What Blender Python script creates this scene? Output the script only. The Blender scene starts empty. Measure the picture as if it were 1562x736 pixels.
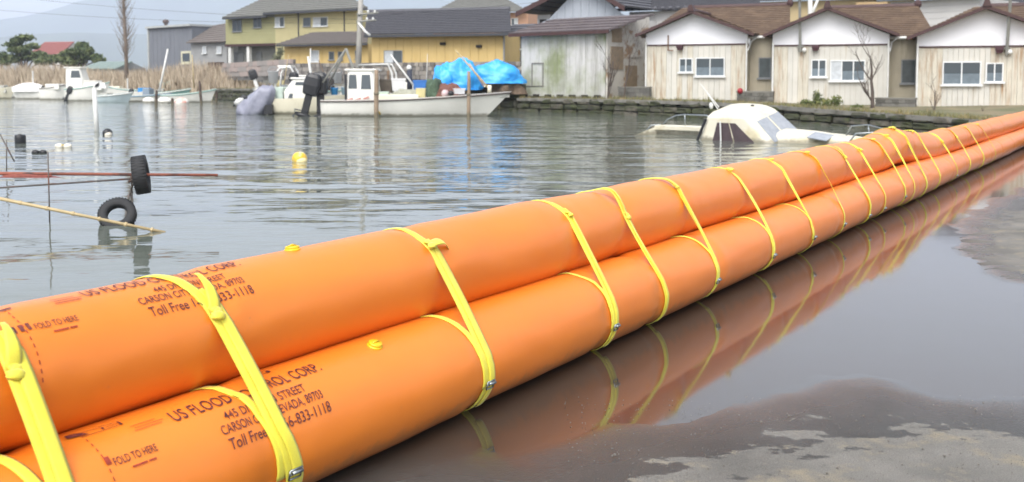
import bpy, bmesh, math, random
import numpy as np
from mathutils import Vector, Matrix, noise as mnoise
random.seed(7)
R = math.radians
SC = bpy.context.scene
COL = SC.collection

# ------------------------------------------------------------------ camera
F_PX, CX_PX, PP_Y = 1500.0, 781.0, 213.6
CAM_H, PITCH = 1.707, R(3.5)
cam_data = bpy.data.cameras.new('camera')
cam = bpy.data.objects.new('camera', cam_data)
COL.objects.link(cam)
cam.location = (0, 0, CAM_H)
cam.rotation_euler = (R(90) - PITCH, 0, 0)
cam_data.sensor_width = 36
cam_data.lens = F_PX / 1562 * 36
cam_data.shift_y = -(368 - PP_Y) / 1562
cam_data.clip_start = 0.05
cam_data.clip_end = 20000
cam_data.dof.use_dof = True
cam_data.dof.focus_distance = 6.0
cam_data.dof.aperture_fstop = 3.2
SC.camera = cam

# ------------------------------------------------------------------ sky, sun, exposure
SUN_EL, SUN_AZ = R(52), R(-160)          # azimuth from +Y towards +X
world = bpy.data.worlds.new('World')
SC.world = world
world.use_nodes = True
wn = world.node_tree.nodes
wl = world.node_tree.links
wn.clear()
sky = wn.new('ShaderNodeTexSky')
sky.sky_type = 'NISHITA'
sky.sun_disc = False
sky.sun_elevation = SUN_EL
sky.sun_rotation = SUN_AZ
sky.air_density = 1.0
sky.dust_density = 3.0
sky.ozone_density = 1.0
hs = wn.new('ShaderNodeHueSaturation')
hs.inputs['Saturation'].default_value = 0.2
wl.new(sky.outputs[0], hs.inputs['Color'])
bg = wn.new('ShaderNodeBackground')
bg.inputs['Strength'].default_value = 0.15
wl.new(hs.outputs[0], bg.inputs['Color'])
wo = wn.new('ShaderNodeOutputWorld')
wl.new(bg.outputs[0], wo.inputs['Surface'])

sun_d = bpy.data.lights.new('sun', 'SUN')
sun_d.energy = 1.3
sun_d.angle = R(40)
sun_d.color = (1.0, 0.96, 0.9)
sun = bpy.data.objects.new('sun', sun_d)
COL.objects.link(sun)
sd = Vector((math.sin(SUN_AZ) * math.cos(SUN_EL), math.cos(SUN_AZ) * math.cos(SUN_EL), math.sin(SUN_EL)))
sun.rotation_euler = (-sd).to_track_quat('-Z', 'Y').to_euler()
sun.location = (0, -10, 40)

SC.view_settings.view_transform = 'Standard'
SC.view_settings.look = 'None'
SC.view_settings.exposure = 1.1
SC.view_settings.gamma = 1.0
SC.render.engine = 'CYCLES'
SC.cycles.use_denoising = True
SC.cycles.max_bounces = 8
SC.cycles.volume_bounces = 2
HAZE_D = 0.00033

# ------------------------------------------------------------------ pixel rays of the survey
def ray(px, py):
    x = (px - CX_PX) / F_PX
    v = (PP_Y - py) / F_PX
    c, s = math.cos(PITCH), math.sin(PITCH)
    return Vector((x, c + v * s, -s + v * c))
def P(px, py, Y):
    d = ray(px, py)
    return Vector((0, 0, CAM_H)) + d * (Y / d.y)
def G(px, py, z=0.0):
    d = ray(px, py)
    return Vector((0, 0, CAM_H)) + d * ((z - CAM_H) / d.z)
WATER_Z = 0.12

# ------------------------------------------------------------------ materials
def lin(h, k=1.0):
    h = h.lstrip('#')
    o = []
    for i in (0, 2, 4):
        c = int(h[i:i + 2], 16) / 255
        c = c / 12.92 if c <= 0.04045 else ((c + 0.055) / 1.055) ** 2.4
        o.append(c * k)
    return (*o, 1)
def nd(nt, t, **kw):
    n = nt.nodes.new(t)
    for k, v in kw.items():
        if k in n.inputs:
            n.inputs[k].default_value = v
        else:
            setattr(n, k, v)
    return n
def new_mat(name):
    m = bpy.data.materials.new(name)
    m.use_nodes = True
    return m, m.node_tree, m.node_tree.nodes['Principled BSDF']
def mixrgb(nt, fac, a, b, blend='MIX'):
    n = nt.nodes.new('ShaderNodeMix')
    n.data_type = 'RGBA'
    n.blend_type = blend
    for s, v in ((n.inputs[0], fac), (n.inputs[6], a), (n.inputs[7], b)):
        if isinstance(v, bpy.types.NodeSocket):
            nt.links.new(v, s)
        else:
            s.default_value = v
    return n.outputs[2]
def ramp(nt, src, p0, p1, c0=(0, 0, 0, 1), c1=(1, 1, 1, 1)):
    n = nt.nodes.new('ShaderNodeValToRGB')
    n.color_ramp.elements[0].position = p0
    n.color_ramp.elements[1].position = p1
    n.color_ramp.elements[0].color = c0
    n.color_ramp.elements[1].color = c1
    nt.links.new(src, n.inputs[0])
    return n.outputs[0]
def wpos(nt, scale=(1, 1, 1)):
    g = nt.nodes.new('ShaderNodeNewGeometry')
    mp = nt.nodes.new('ShaderNodeMapping')
    mp.inputs['Scale'].default_value = scale
    nt.links.new(g.outputs['Position'], mp.inputs['Vector'])
    return mp.outputs[0]
def noise_n(nt, vec, scale, detail=4, rough=0.55):
    n = nt.nodes.new('ShaderNodeTexNoise')
    n.inputs['Scale'].default_value = scale
    n.inputs['Detail'].default_value = detail
    n.inputs['Roughness'].default_value = rough
    nt.links.new(vec, n.inputs['Vector'])
    return n.outputs['Fac']
def bump_n(nt, bsdf, h, strength, dist=0.02):
    b = nt.nodes.new('ShaderNodeBump')
    b.inputs['Strength'].default_value = strength
    b.inputs['Distance'].default_value = dist
    nt.links.new(h, b.inputs['Height'])
    nt.links.new(b.outputs[0], bsdf.inputs['Normal'])
_mats = {}
def M(name, col, rough=0.7, var=0.18, scale=2.0, streak=None, stains=None, metal=0.0, bump=0.0, k=1.0, spec=0.5, sfine=3.0):
    """procedural surface: base colour, tonal noise, optional vertical streaks / patches of another colour"""
    if name in _mats:
        return _mats[name]
    m, nt, b = new_mat(name)
    base = lin(col, k)
    pos = wpos(nt)
    n1 = noise_n(nt, pos, scale, 6, 0.6)
    dark = (base[0] * (1 - var), base[1] * (1 - var), base[2] * (1 - var), 1)
    lite = (min(1, base[0] * (1 + var)), min(1, base[1] * (1 + var)), min(1, base[2] * (1 + var)), 1)
    c = mixrgb(nt, ramp(nt, n1, 0.3, 0.7), dark, lite)
    if stains:
        scol, s_scale, lo, hi = stains
        n3 = noise_n(nt, pos, s_scale, 5, 0.62)
        c = mixrgb(nt, ramp(nt, n3, lo, hi), c, lin(scol, k))
    if streak:
        scol, lo, hi = streak
        sp = wpos(nt, (1, 1, 0.09))
        n2 = noise_n(nt, sp, sfine, 5, 0.7)
        c = mixrgb(nt, ramp(nt, n2, lo, hi), c, lin(scol, k))
    nt.links.new(c, b.inputs['Base Color'])
    b.inputs['Roughness'].default_value = rough
    b.inputs['Metallic'].default_value = metal
    b.inputs['Specular IOR Level'].default_value = spec
    if bump:
        bump_n(nt, b, noise_n(nt, pos, scale * 8, 4), bump)
    _mats[name] = m
    return m

# ------------------------------------------------------------------ mesh builder
class MB:
    def __init__(s):
        s.v, s.f = [], []
    def add(s, vs, fs):
        o = len(s.v)
        s.v += [tuple(x) for x in vs]
        s.f += [tuple(i + o for i in f) for f in fs]
        return s
    def box(s, c, d, rz=0.0, ry=0.0, rx=0.0):
        m = Matrix.Rotation(rz, 3, 'Z') @ Matrix.Rotation(ry, 3, 'Y') @ Matrix.Rotation(rx, 3, 'X')
        vs = []
        for i in (-.5, .5):
            for j in (-.5, .5):
                for k in (-.5, .5):
                    vs.append(Vector(c) + m @ Vector((i * d[0], j * d[1], k * d[2])))
        return s.add(vs, [(0, 1, 3, 2), (4, 6, 7, 5), (0, 4, 5, 1), (2, 3, 7, 6), (0, 2, 6, 4), (1, 5, 7, 3)])
    def bx(s, x0, x1, y0, y1, z0, z1):
        return s.box(((x0 + x1) / 2, (y0 + y1) / 2, (z0 + z1) / 2), (x1 - x0, y1 - y0, z1 - z0))
    def tube(s, pts, r, n=8, caps=True, flat=None):
        pts = [Vector(p) for p in pts]
        rr = r if isinstance(r, (list, tuple)) else [r] * len(pts)
        rings = []
        up = Vector((0, 0, 1))
        for i, p in enumerate(pts):
            a = pts[max(0, i - 1)]
            b = pts[min(len(pts) - 1, i + 1)]
            t = (b - a).normalized()
            u = t.cross(up)
            if u.length < 0.05:
                u = t.cross(Vector((1, 0, 0)))
            u.normalize()
            w = u.cross(t).normalized()
            rings.append([p + (u * math.cos(2 * math.pi * k / n) + w * math.sin(2 * math.pi * k / n)) * rr[i] for k in range(n)])
        return s.loft(rings, True, caps)
    def loft(s, rings, closed=True, caps=True):
        n = len(rings[0])
        vs = [p for rg in rings for p in rg]
        fs = []
        for i in range(len(rings) - 1):
            for k in range(n if closed else n - 1):
                k2 = (k + 1) % n
                fs.append((i * n + k, i * n + k2, (i + 1) * n + k2, (i + 1) * n + k))
        if caps and closed:
            fs.append(tuple(range(n - 1, -1, -1)))
            fs.append(tuple((len(rings) - 1) * n + k for k in range(n)))
        return s.add(vs, fs)
    def ell(s, c, r, n=10, m=7, rz=0.0, wob=0.0):
        rings = []
        for i in range(m + 1):
            th = math.pi * i / m
            rg = []
            for k in range(n):
                ph = 2 * math.pi * k / n
                w = 1 + wob * (mnoise.noise(Vector((c[0] * 3 + math.cos(ph) * 2, c[1] * 3 + math.sin(ph) * 2, th * 2))))
                v = Vector((r[0] * math.sin(th) * math.cos(ph) * w, r[1] * math.sin(th) * math.sin(ph) * w, r[2] * math.cos(th) * w))
                v.rotate(Matrix.Rotation(rz, 3, 'Z'))
                rg.append(Vector(c) + v)
            rings.append(rg)
        return s.loft(rings, True, False)
    def torus(s, c, ax, R0, r, n=28, m=10, sq=1.0):
        ax = Vector(ax).normalized()
        u = ax.cross(Vector((0, 0, 1)))
        if u.length < 0.05:
            u = ax.cross(Vector((1, 0, 0)))
        u.normalize()
        w = ax.cross(u)
        rings = []
        for i in range(n + 1):
            a = 2 * math.pi * i / n
            d = u * math.cos(a) + w * math.sin(a)
            rg = []
            for k in range(m):
                b = 2 * math.pi * k / m
                cb, sb = math.cos(b), math.sin(b)
                cb = math.copysign(abs(cb) ** 0.6, cb)
                sb = math.copysign(abs(sb) ** 0.6, sb)
                rg.append(Vector(c) + d * (R0 + r * cb) + ax * (r * sq * sb))
            rings.append(rg)
        return s.loft(rings, True, False)
    def prism(s, poly, ext):
        n = len(poly)
        a = [Vector(p) for p in poly]
        b = [p + Vector(ext) for p in a]
        fs = [tuple(range(n)), tuple(range(2 * n - 1, n - 1, -1))]
        for k in range(n):
            k2 = (k + 1) % n
            fs.append((k, k + n, k2 + n, k2))
        return s.add(a + b, fs)
    def quad(s, *p):
        return s.add(p, [tuple(range(len(p)))])
    def slab(s, p, th):
        """thick slab from a planar polygon, thickness along its own normal"""
        a, b, c = Vector(p[0]), Vector(p[1]), Vector(p[2])
        n = (b - a).cross(c - a).normalized()
        return s.prism(p, -n * th)
    def build(s, name, mat, parent=None, smooth=False, bevel=0.0):
        me = bpy.data.meshes.new(name)
        me.from_pydata(s.v, [], s.f)
        bm = bmesh.new()
        bm.from_mesh(me)
        bmesh.ops.recalc_face_normals(bm, faces=bm.faces)
        bm.to_mesh(me)
        bm.free()
        me.materials.append(mat)
        if smooth:
            me.polygons.foreach_set('use_smooth', [True] * len(me.polygons))
        o = bpy.data.objects.new(name, me)
        COL.objects.link(o)
        if parent:
            o.parent = parent
        if bevel:
            bv = o.modifiers.new('bevel', 'BEVEL')
            bv.width = bevel
            bv.segments = 2
            bv.limit_method = 'ANGLE'
        return o
def tag(o, label, cat, group=None):
    o['label'] = label
    o['category'] = cat
    if group:
        o['group'] = group
    return o
def thing(name, label, cat, loc=(0, 0, 0), rz=0.0, group=None):
    o = bpy.data.objects.new(name, None)
    o.empty_display_size = 0.1
    COL.objects.link(o)
    o.location = loc
    o.rotation_euler = (0, 0, rz)
    return tag(o, label, cat, group)
def kind(o, k):
    o['kind'] = k
    return o

# ------------------------------------------------------------------ setting: ground, water, land, hills
YAW = 0.58699
TD = Vector((math.sin(YAW), math.cos(YAW), 0))       # along the flood tubes
TL = Vector((-math.cos(YAW), math.sin(YAW), 0))      # across them, towards the water
TP = 3.046                                           # distance of the front tube's axis from the camera foot
TR = 0.25

def poly_sd(poly, X, Y):
    """signed distance to a polygon, negative inside"""
    d2 = np.full(X.shape, 1e9)
    ins = np.zeros(X.shape, bool)
    n = len(poly)
    for i in range(n):
        x0, y0 = poly[i]
        x1, y1 = poly[(i + 1) % n]
        ex, ey = x1 - x0, y1 - y0
        tt = np.clip(((X - x0) * ex + (Y - y0) * ey) / (ex * ex + ey * ey + 1e-12), 0, 1)
        d2 = np.minimum(d2, (X - x0 - tt * ex) ** 2 + (Y - y0 - tt * ey) ** 2)
        cond = (y0 > Y) != (y1 > Y)
        with np.errstate(divide='ignore', invalid='ignore'):
            xi = x0 + (Y - y0) / (y1 - y0 if y1 != y0 else 1e-9) * ex
        ins ^= cond & (X < xi)
    d = np.sqrt(d2)
    return np.where(ins, -d, d)
def gp(pts):
    return [tuple(G(x, y, 0.0)[:2]) for x, y in pts]
far_t = TD * 60 + TL * (TP + 0.3)
near_t = TD * 2.6 + TL * (TP + 0.3)
PUDDLE = [tuple(near_t[:2])] + gp([(700, 676), (800, 690), (880, 668), (960, 640), (1040, 622), (1120, 612), (1200, 600), (1270, 585), (1330, 576), (1380, 588), (1430, 602), (1500, 608), (1600, 612), (1750, 640), (1900, 600), (1900, 470), (1700, 452), (1600, 440), (1530, 428), (1480, 402), (1462, 372), (1466, 345), (1490, 316), (1530, 296), (1600, 272), (1700, 248)]) + [tuple(far_t[:2])]
DRY_A = gp([(900, 800), (985, 742), (1010, 722), (1060, 702), (1110, 698), (1160, 690), (1215, 676), (1250, 668), (1300, 652), (1345, 660), (1400, 648), (1460, 660), (1520, 662), (1600, 668), (1800, 690), (2200, 760), (2200, 1200), (900, 1200)])
DRY_B = gp([(1482, 376), (1500, 352), (1530, 330), (1580, 312), (1660, 290), (1760, 300), (1760, 400), (1640, 428), (1575, 424), (1530, 415), (1495, 400)])

def build_ground():
    ts = np.concatenate([np.linspace(-80, -6, 12)[:-1], np.linspace(-6, 1.0, 30)[:-1], np.arange(1.0, 9, 0.05), np.arange(9, 24, 0.12), np.linspace(24, 60, 40), np.linspace(66, 400, 12)])
    qs = np.concatenate([[-0.75, -0.5, -0.25], np.arange(-0.2, 4.2, 0.045), np.linspace(4.3, 8, 26), np.linspace(9, 120, 22)])
    T, Q = np.meshgrid(ts, qs, indexing='ij')
    X = TD.x * T + TL.x * (TP - Q)
    Y = TD.y * T + TL.y * (TP - Q)
    nz = np.zeros(X.shape)
    nz2 = np.zeros(X.shape)
    for i in range(X.shape[0]):
        for j in range(X.shape[1]):
            v = Vector((X[i, j] * 1.1, Y[i, j] * 1.1, 3.3))
            a = mnoise.noise(v) * 0.6 + mnoise.noise(v * 2.7) * 0.35 + mnoise.noise(v * 7) * 0.2
            nz[i, j] = a
            nz2[i, j] = mnoise.noise(Vector((X[i, j] * 2.2, Y[i, j] * 1.6, 9.1))) * 0.6 + mnoise.noise(Vector((X[i, j] * 7, Y[i, j] * 4, 5.1))) * 0.4
    sp = poly_sd(PUDDLE, X, Y)
    da = poly_sd(DRY_A, X, Y)
    db = poly_sd(DRY_B, X, Y)
    dry_d = np.minimum(da, db)
    Z = np.clip(sp * 0.008 + nz * 0.0035, -0.006, 0.0045) + np.clip(-dry_d * 0.004, 0, 0.003)
    Z = Z + np.where(Q < -0.3, -0.02, 0)
    dry = np.clip(0.5 - dry_d * 0.5, 0, 1)
    wet = np.clip(1 - (sp + nz * 0.22) / 0.75, 0, 1) ** 1.3
    nT, nQ = X.shape
    vs = np.stack([X, Y, Z], -1).reshape(-1, 3)
    fs = []
    for i in range(nT - 1):
        for j in range(nQ - 1):
            a = i * nQ + j
            fs.append((a, a + 1, a + nQ + 1, a + nQ))
    me = bpy.data.meshes.new('ground')
    me.from_pydata(vs.tolist(), [], fs)
    for nm, arr in (('dry', dry), ('film', wet)):
        at = me.attributes.new(nm, 'FLOAT', 'POINT')
        at.data.foreach_set('value', arr.reshape(-1).astype(np.float32))
    me.polygons.foreach_set('use_smooth', [True] * len(me.polygons))
    m, nt, b = new_mat('asphalt')
    pos = wpos(nt)
    ad = nd(nt, 'ShaderNodeAttribute', attribute_name='dry')
    af = nd(nt, 'ShaderNodeAttribute', attribute_name='film')
    grain = noise_n(nt, pos, 160, 3, 0.7)
    grain2 = noise_n(nt, pos, 38, 5, 0.7)
    blot = noise_n(nt, pos, 1.7, 6, 0.62)
    sand = noise_n(nt, pos, 4.5, 5, 0.65)
    n_big = noise_n(nt, wpos(nt, (1.0, 1.5, 1)), 3.2, 7, 0.62)
    dm = nd(nt, 'ShaderNodeMath', operation='MULTIPLY_ADD')
    nt.links.new(n_big, dm.inputs[0])
    dm.inputs[1].default_value = 0.95
    nt.links.new(ad.outputs['Fac'], dm.inputs[2])
    dryf = ramp(nt, dm.outputs[0], 0.97, 1.01)
    drycol = mixrgb(nt, ramp(nt, blot, 0.35, 0.65), (0.17, 0.165, 0.15, 1), (0.27, 0.26, 0.235, 1))
    drycol = mixrgb(nt, ramp(nt, sand, 0.52, 0.7), drycol, (0.34, 0.30, 0.22, 1))
    wetcol = mixrgb(nt, ramp(nt, blot, 0.3, 0.7), (0.050, 0.051, 0.048, 1), (0.088, 0.089, 0.083, 1))
    c = mixrgb(nt, dryf, wetcol, drycol)
    c = mixrgb(nt, ramp(nt, grain, 0.35, 0.75), c, mixrgb(nt, 0.5, c, (0.02, 0.02, 0.02, 1)))
    c = mixrgb(nt, ramp(nt, grain2, 0.66, 0.74), c, mixrgb(nt, 0.25, c, (0.6, 0.58, 0.52, 1)))
    fw = nd(nt, 'ShaderNodeMath', operation='POWER')
    nt.links.new(af.outputs['Fac'], fw.inputs[0])
    fw.inputs[1].default_value = 2.0
    c = mixrgb(nt, fw.outputs[0], c, (0.05, 0.043, 0.036, 1))
    nt.links.new(c, b.inputs['Base Color'])
    rr = nt.nodes.new('ShaderNodeMapRange')
    nt.links.new(af.outputs['Fac'], rr.inputs[0])
    rr.inputs[3].default_value = 0.48
    rr.inputs[4].default_value = 0.05
    io = nt.nodes.new('ShaderNodeMapRange')
    nt.links.new(af.outputs['Fac'], io.inputs[0])
    io.inputs[3].default_value = 1.4
    io.inputs[4].default_value = 1.8
    nt.links.new(io.outputs[0], b.inputs['IOR'])
    r2 = nt.nodes.new('ShaderNodeMix')
    nt.links.new(dryf, r2.inputs[0])
    nt.links.new(rr.outputs[0], r2.inputs[2])
    r2.inputs[3].default_value = 0.92
    nt.links.new(r2.outputs[0], b.inputs['Roughness'])
    bs = nt.nodes.new('ShaderNodeMapRange')
    nt.links.new(af.outputs['Fac'], bs.inputs[0])
    bs.inputs[3].default_value = 1.0
    bs.inputs[4].default_value = 0.03
    bp = nt.nodes.new('ShaderNodeBump')
    bp.inputs['Distance'].default_value = 0.008
    nt.links.new(bs.outputs[0], bp.inputs['Strength'])
    hsum = nd(nt, 'ShaderNodeMath', operation='ADD')
    nt.links.new(grain, hsum.inputs[0])
    nt.links.new(grain2, hsum.inputs[1])
    nt.links.new(hsum.outputs[0], bp.inputs['Height'])
    nt.links.new(bp.outputs[0], b.inputs['Normal'])
    me.materials.append(m)
    o = bpy.data.objects.new('ground', me)
    COL.objects.link(o)
    kind(o, 'structure')

    # standing water lying in the low part of the asphalt
    m, nt, b = new_mat('puddle_water')
    b.inputs['Base Color'].default_value = (0.05, 0.041, 0.033, 1)
    b.inputs['Roughness'].default_value = 0.065
    b.inputs['IOR'].default_value = 1.8
    bump_n(nt, b, noise_n(nt, wpos(nt), 1.3, 2), 0.02, 0.05)
    mb = MB()
    a0, a1 = TD * 1.2, TD * 70
    mb.quad(*[p for p in (a0 + TL * (TP + 0.2), a0 + TL * (TP - 6), a1 + TL * (TP - 14), a1 + TL * (TP + 0.2))])
    kind(mb.build('puddle', m), 'structure')
build_ground()

def build_water():
    m, nt, b = new_mat('lake_water')
    b.inputs['Base Color'].default_value = (0.12, 0.137, 0.115, 1)
    b.inputs['Roughness'].default_value = 0.04
    b.inputs['IOR'].default_value = 1.42
    w1 = noise_n(nt, wpos(nt, (0.42, 1.0, 1)), 0.9, 3, 0.5)
    w2 = noise_n(nt, wpos(nt, (0.35, 1.0, 1)), 3.0, 3, 0.5)
    calm = ramp(nt, noise_n(nt, wpos(nt, (0.10, 0.16, 1)), 1.0, 3), 0.40, 0.62)
    mu = nd(nt, 'ShaderNodeMath', operation='MULTIPLY')
    nt.links.new(w2, mu.inputs[0])
    nt.links.new(calm, mu.inputs[1])
    mu2 = nd(nt, 'ShaderNodeMath', operation='MULTIPLY_ADD')
    nt.links.new(mu.outputs[0], mu2.inputs[0])
    mu2.inputs[1].default_value = 0.28
    nt.links.new(w1, mu2.inputs[2])
    # the water is sheltered close behind the tubes and ruffled further out
    g = nt.nodes.new('ShaderNodeNewGeometry')
    sx = nt.nodes.new('ShaderNodeSeparateXYZ')
    nt.links.new(g.outputs['Position'], sx.inputs[0])
    mr = nt.nodes.new('ShaderNodeMapRange')
    nt.links.new(sx.outputs['Y'], mr.inputs[0])
    mr.inputs[1].default_value = 9
    mr.inputs[2].default_value = 26
    mr.inputs[3].default_value = 0.03
    mr.inputs[4].default_value = 0.12
    bp = nt.nodes.new('ShaderNodeBump')
    nt.links.new(mr.outputs[0], bp.inputs['Distance'])
    nt.links.new(mu2.outputs[0], bp.inputs['Height'])
    nt.links.new(bp.outputs[0], b.inputs['Normal'])
    mb = MB()
    e0 = TD * -60 + TL * (TP + 0.5)
    e1 = TD * 60 + TL * (TP + 0.5)
    mb.add([(e0.x, e0.y, WATER_Z), (e1.x, e1.y, WATER_Z), (80, 120, WATER_Z), (-400, 400, WATER_Z), (-400, -100, WATER_Z)], [(0, 1, 2, 3, 4)])
    kind(mb.build('water', m), 'structure')
build_water()

# shoreline of the far bank, surveyed at the water's edge; third value is the height of the land behind it
SHORE = [(-1500, 143, 1.0), (-400, 146, 1.0), (0, 148, 1.0), (150, 150, 1.0), (330, 152, 1.0), (385, 155, 1.05), (440, 158.5, 1.2), (470, 164.5, 1.3), (500, 168, 1.4), (640, 169.5, 1.5), (786, 170, 1.5), (793, 170.5, 0.8), (940, 175, 0.82), (1080, 181, 0.8), (1200, 187, 0.72), (1300, 193, 0.64), (1430, 201, 0.58), (1562, 210, 0.52), (1900, 232, 0.5)]
SH = [(G(x, y, WATER_Z), z) for x, y, z in SHORE]
def build_land():
    mb = MB()
    rows = []
    for kf in (0.985, 1.012, 1.05, 1.2, 1.6, 3, 8, 30, 36):
        rg = []
        for p, z in SH:
            zz = -0.6 if kf < 1 else z * (0.55 if (kf < 1.02 and p.x < -10) else 1.0)
            if kf >= 1.6:
                zz = max(zz, 1.0)
            if kf >= 8:
                zz = 2.0
            rg.append((p.x * kf, p.y * kf, zz))
        rows.append(rg)
    mb.loft(rows, False, False)
    m = M('earth_grass', '8f8468', 0.95, 0.25, 0.6, stains=('6f7350', 0.5, 0.45, 0.6), k=0.7)
    kind(mb.build('land', m), 'structure')
build_land()

def hill(name, Y, pts, col, amp, seed):
    """a ridge with real depth: rows climb from the foot to the crest and fall behind it"""
    mb = MB()
    rows = []
    n = 160
    xs = np.linspace(-900, 2400, n)
    px = [p[0] for p in pts]
    py = [p[1] for p in pts]
    for k, (dy, hf) in enumerate(((-0.22, 0.0), (-0.16, 0.22), (-0.09, 0.55), (-0.04, 0.83), (0, 1.0), (0.08, 0.7), (0.2, 0.1))):
        rg = []
        for x in xs:
            top = P(x, float(np.interp(x, px, py)), Y)
            v = Vector((x * 0.006 + seed, k * 0.6, seed))
            h = max(5.0, top.z + amp * mnoise.fractal(v, 1.0, 2.1, 5))
            rg.append((top.x * (1 + dy), Y * (1 + dy) + amp * 1.5 * mnoise.noise(v * 3.1), max(0, h * hf * (1 + 0.12 * mnoise.noise(v * 4.3) * (hf < 1)))))
        rows.append(rg)
    mb.loft(rows, False, False)
    m = M(name + '_forest', col, 0.95, 0.3, 0.004, k=1.0)
    kind(mb.build(name, m, smooth=True), 'structure')
hill('mountain', 4200, [(-2200, 60), (-600, 70), (-100, 52), (40, 26), (130, -2), (240, -16), (420, -24), (700, -20), (1000, -28), (1300, -22), (1700, -30), (2700, -10)], '455445', 14, 3.0)
hill('foothill', 2900, [(-2200, 70), (-400, 78), (-60, 66), (40, 54), (120, 50), (230, 53), (330, 60), (600, 62), (900, 70), (1500, 64), (2700, 70)], '46543f', 8, 8.0)

# ------------------------------------------------------------------ flood tubes
def sstep(a, b, x):
    t = min(1, max(0, (x - a) / (b - a)))
    return t * t * (3 - 2 * t)
STRAP_T = [1.70, 2.55, 3.95, 5.28, 6.02, 7.08, 8.3, 9.42, 10.4, 11.6, 12.35, 13.5, 14.3, 15.1, 15.9, 17.0, 18.4, 19.9, 21.2, 22.8, 24.6]
def tube_r(t, which=0):
    r = TR - 0.028 * sstep(13.5, 20, t)
    if which == 0:
        r += 0.010 * (1 - sstep(4, 9, t))
    r += 0.009 * mnoise.noise(Vector((t * 0.55, which * 3.7, 5.3)))
    if which == 1:
        r += 0.010 * math.exp(-((t - 5.0) / 0.4) ** 2) - 0.012 * math.exp(-((t - 6.0) / 0.22) ** 2) + 0.008 * math.exp(-((t - 6.6) / 0.3) ** 2)
    r += 0.012 * math.exp(-((t - 14.6) / 0.9) ** 2)
    r += 0.004 * mnoise.noise(Vector((t * 0.9, which * 7.7, 1.3)))
    for s in STRAP_T:
        r -= 0.010 * math.exp(-((t - s) / 0.07) ** 2)
    return r
def tube_c(which, t):
    """axis of tube: 0 front, 1 top, 2 rear"""
    r0 = TR - 0.028 * sstep(13.5, 20, t)
    if which == 0:
        p, z = TP, r0
    elif which == 1:
        p, z = TP + r0, r0 + 1.732 * r0
    else:
        p, z = TP + 2 * r0, r0
    p += 0.028 * mnoise.noise(Vector((t * 0.45, 4.0, which * 3.1))) * sstep(3, 8, t)
    z += 0.022 * mnoise.noise(Vector((t * 0.6, 9.0 + which, 2.0))) * sstep(3, 8, t) * (which == 1)
    if which == 1:
        z += 0.075 * math.exp(-((t - 14.7) / 0.7) ** 2) - 0.03 * math.exp(-((t - 17) / 1.0) ** 2)
    return TD * t + TL * p + Vector((0, 0, z))
def surf_e(which, t, a):
    """dents, slack and puckers of the skin"""
    ca, sa = math.cos(a), math.sin(a)
    e = 0.0025 * mnoise.noise(Vector((t * 2.2, ca * 1.6, sa * 1.6 + which * 5)))
    near = min(abs(t - s) for s in STRAP_T)
    if near < 0.26:
        f_ = 1 - near / 0.26
        e += 0.009 * f_ * mnoise.noise(Vector((t * 7, ca * 2.2, sa * 2.2 + which * 4)))
        e += 0.004 * f_ * f_ * mnoise.noise(Vector((t * 3, ca * 8, sa * 8 + which * 4)))
    e += 0.007 * mnoise.noise(Vector((t * 0.8, ca * 1.1, sa * 1.1 + which * 9))) + 0.0024 * mnoise.noise(Vector((t * 4.2, ca * 3, sa * 3 + which * 9)))
    return e
def tube_pt(which, t, a, e=0.0):
    r = tube_r(t, which) + e + surf_e(which, t, a)
    return tube_c(which, t) + TL * (r * math.cos(a)) + Vector((0, 0, r * math.sin(a)))
def tube_ray(which, px, py):
    """where the sight line of a survey pixel meets a tube: (t, angle)"""
    d = ray(px, py)
    o = Vector((0, 0, CAM_H))
    tg = 4.0
    for _ in range(12):
        c = tube_c(which, tg)
        r = tube_r(tg, which)
        oo = Vector(((o - c).dot(TL), (o - c).z))
        dd = Vector((d.dot(TL), d.z))
        A, B, Cc = dd.dot(dd), 2 * oo.dot(dd), oo.dot(oo) - r * r
        disc = max(0, B * B - 4 * A * Cc)
        s = (-B - math.sqrt(disc)) / (2 * A)
        h = o + d * s
        tg = h.dot(TD)
        q = h - tube_c(which, tg)
        ang = math.atan2(q.z, q.dot(TL))
    return tg, ang % (2 * math.pi)

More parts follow.
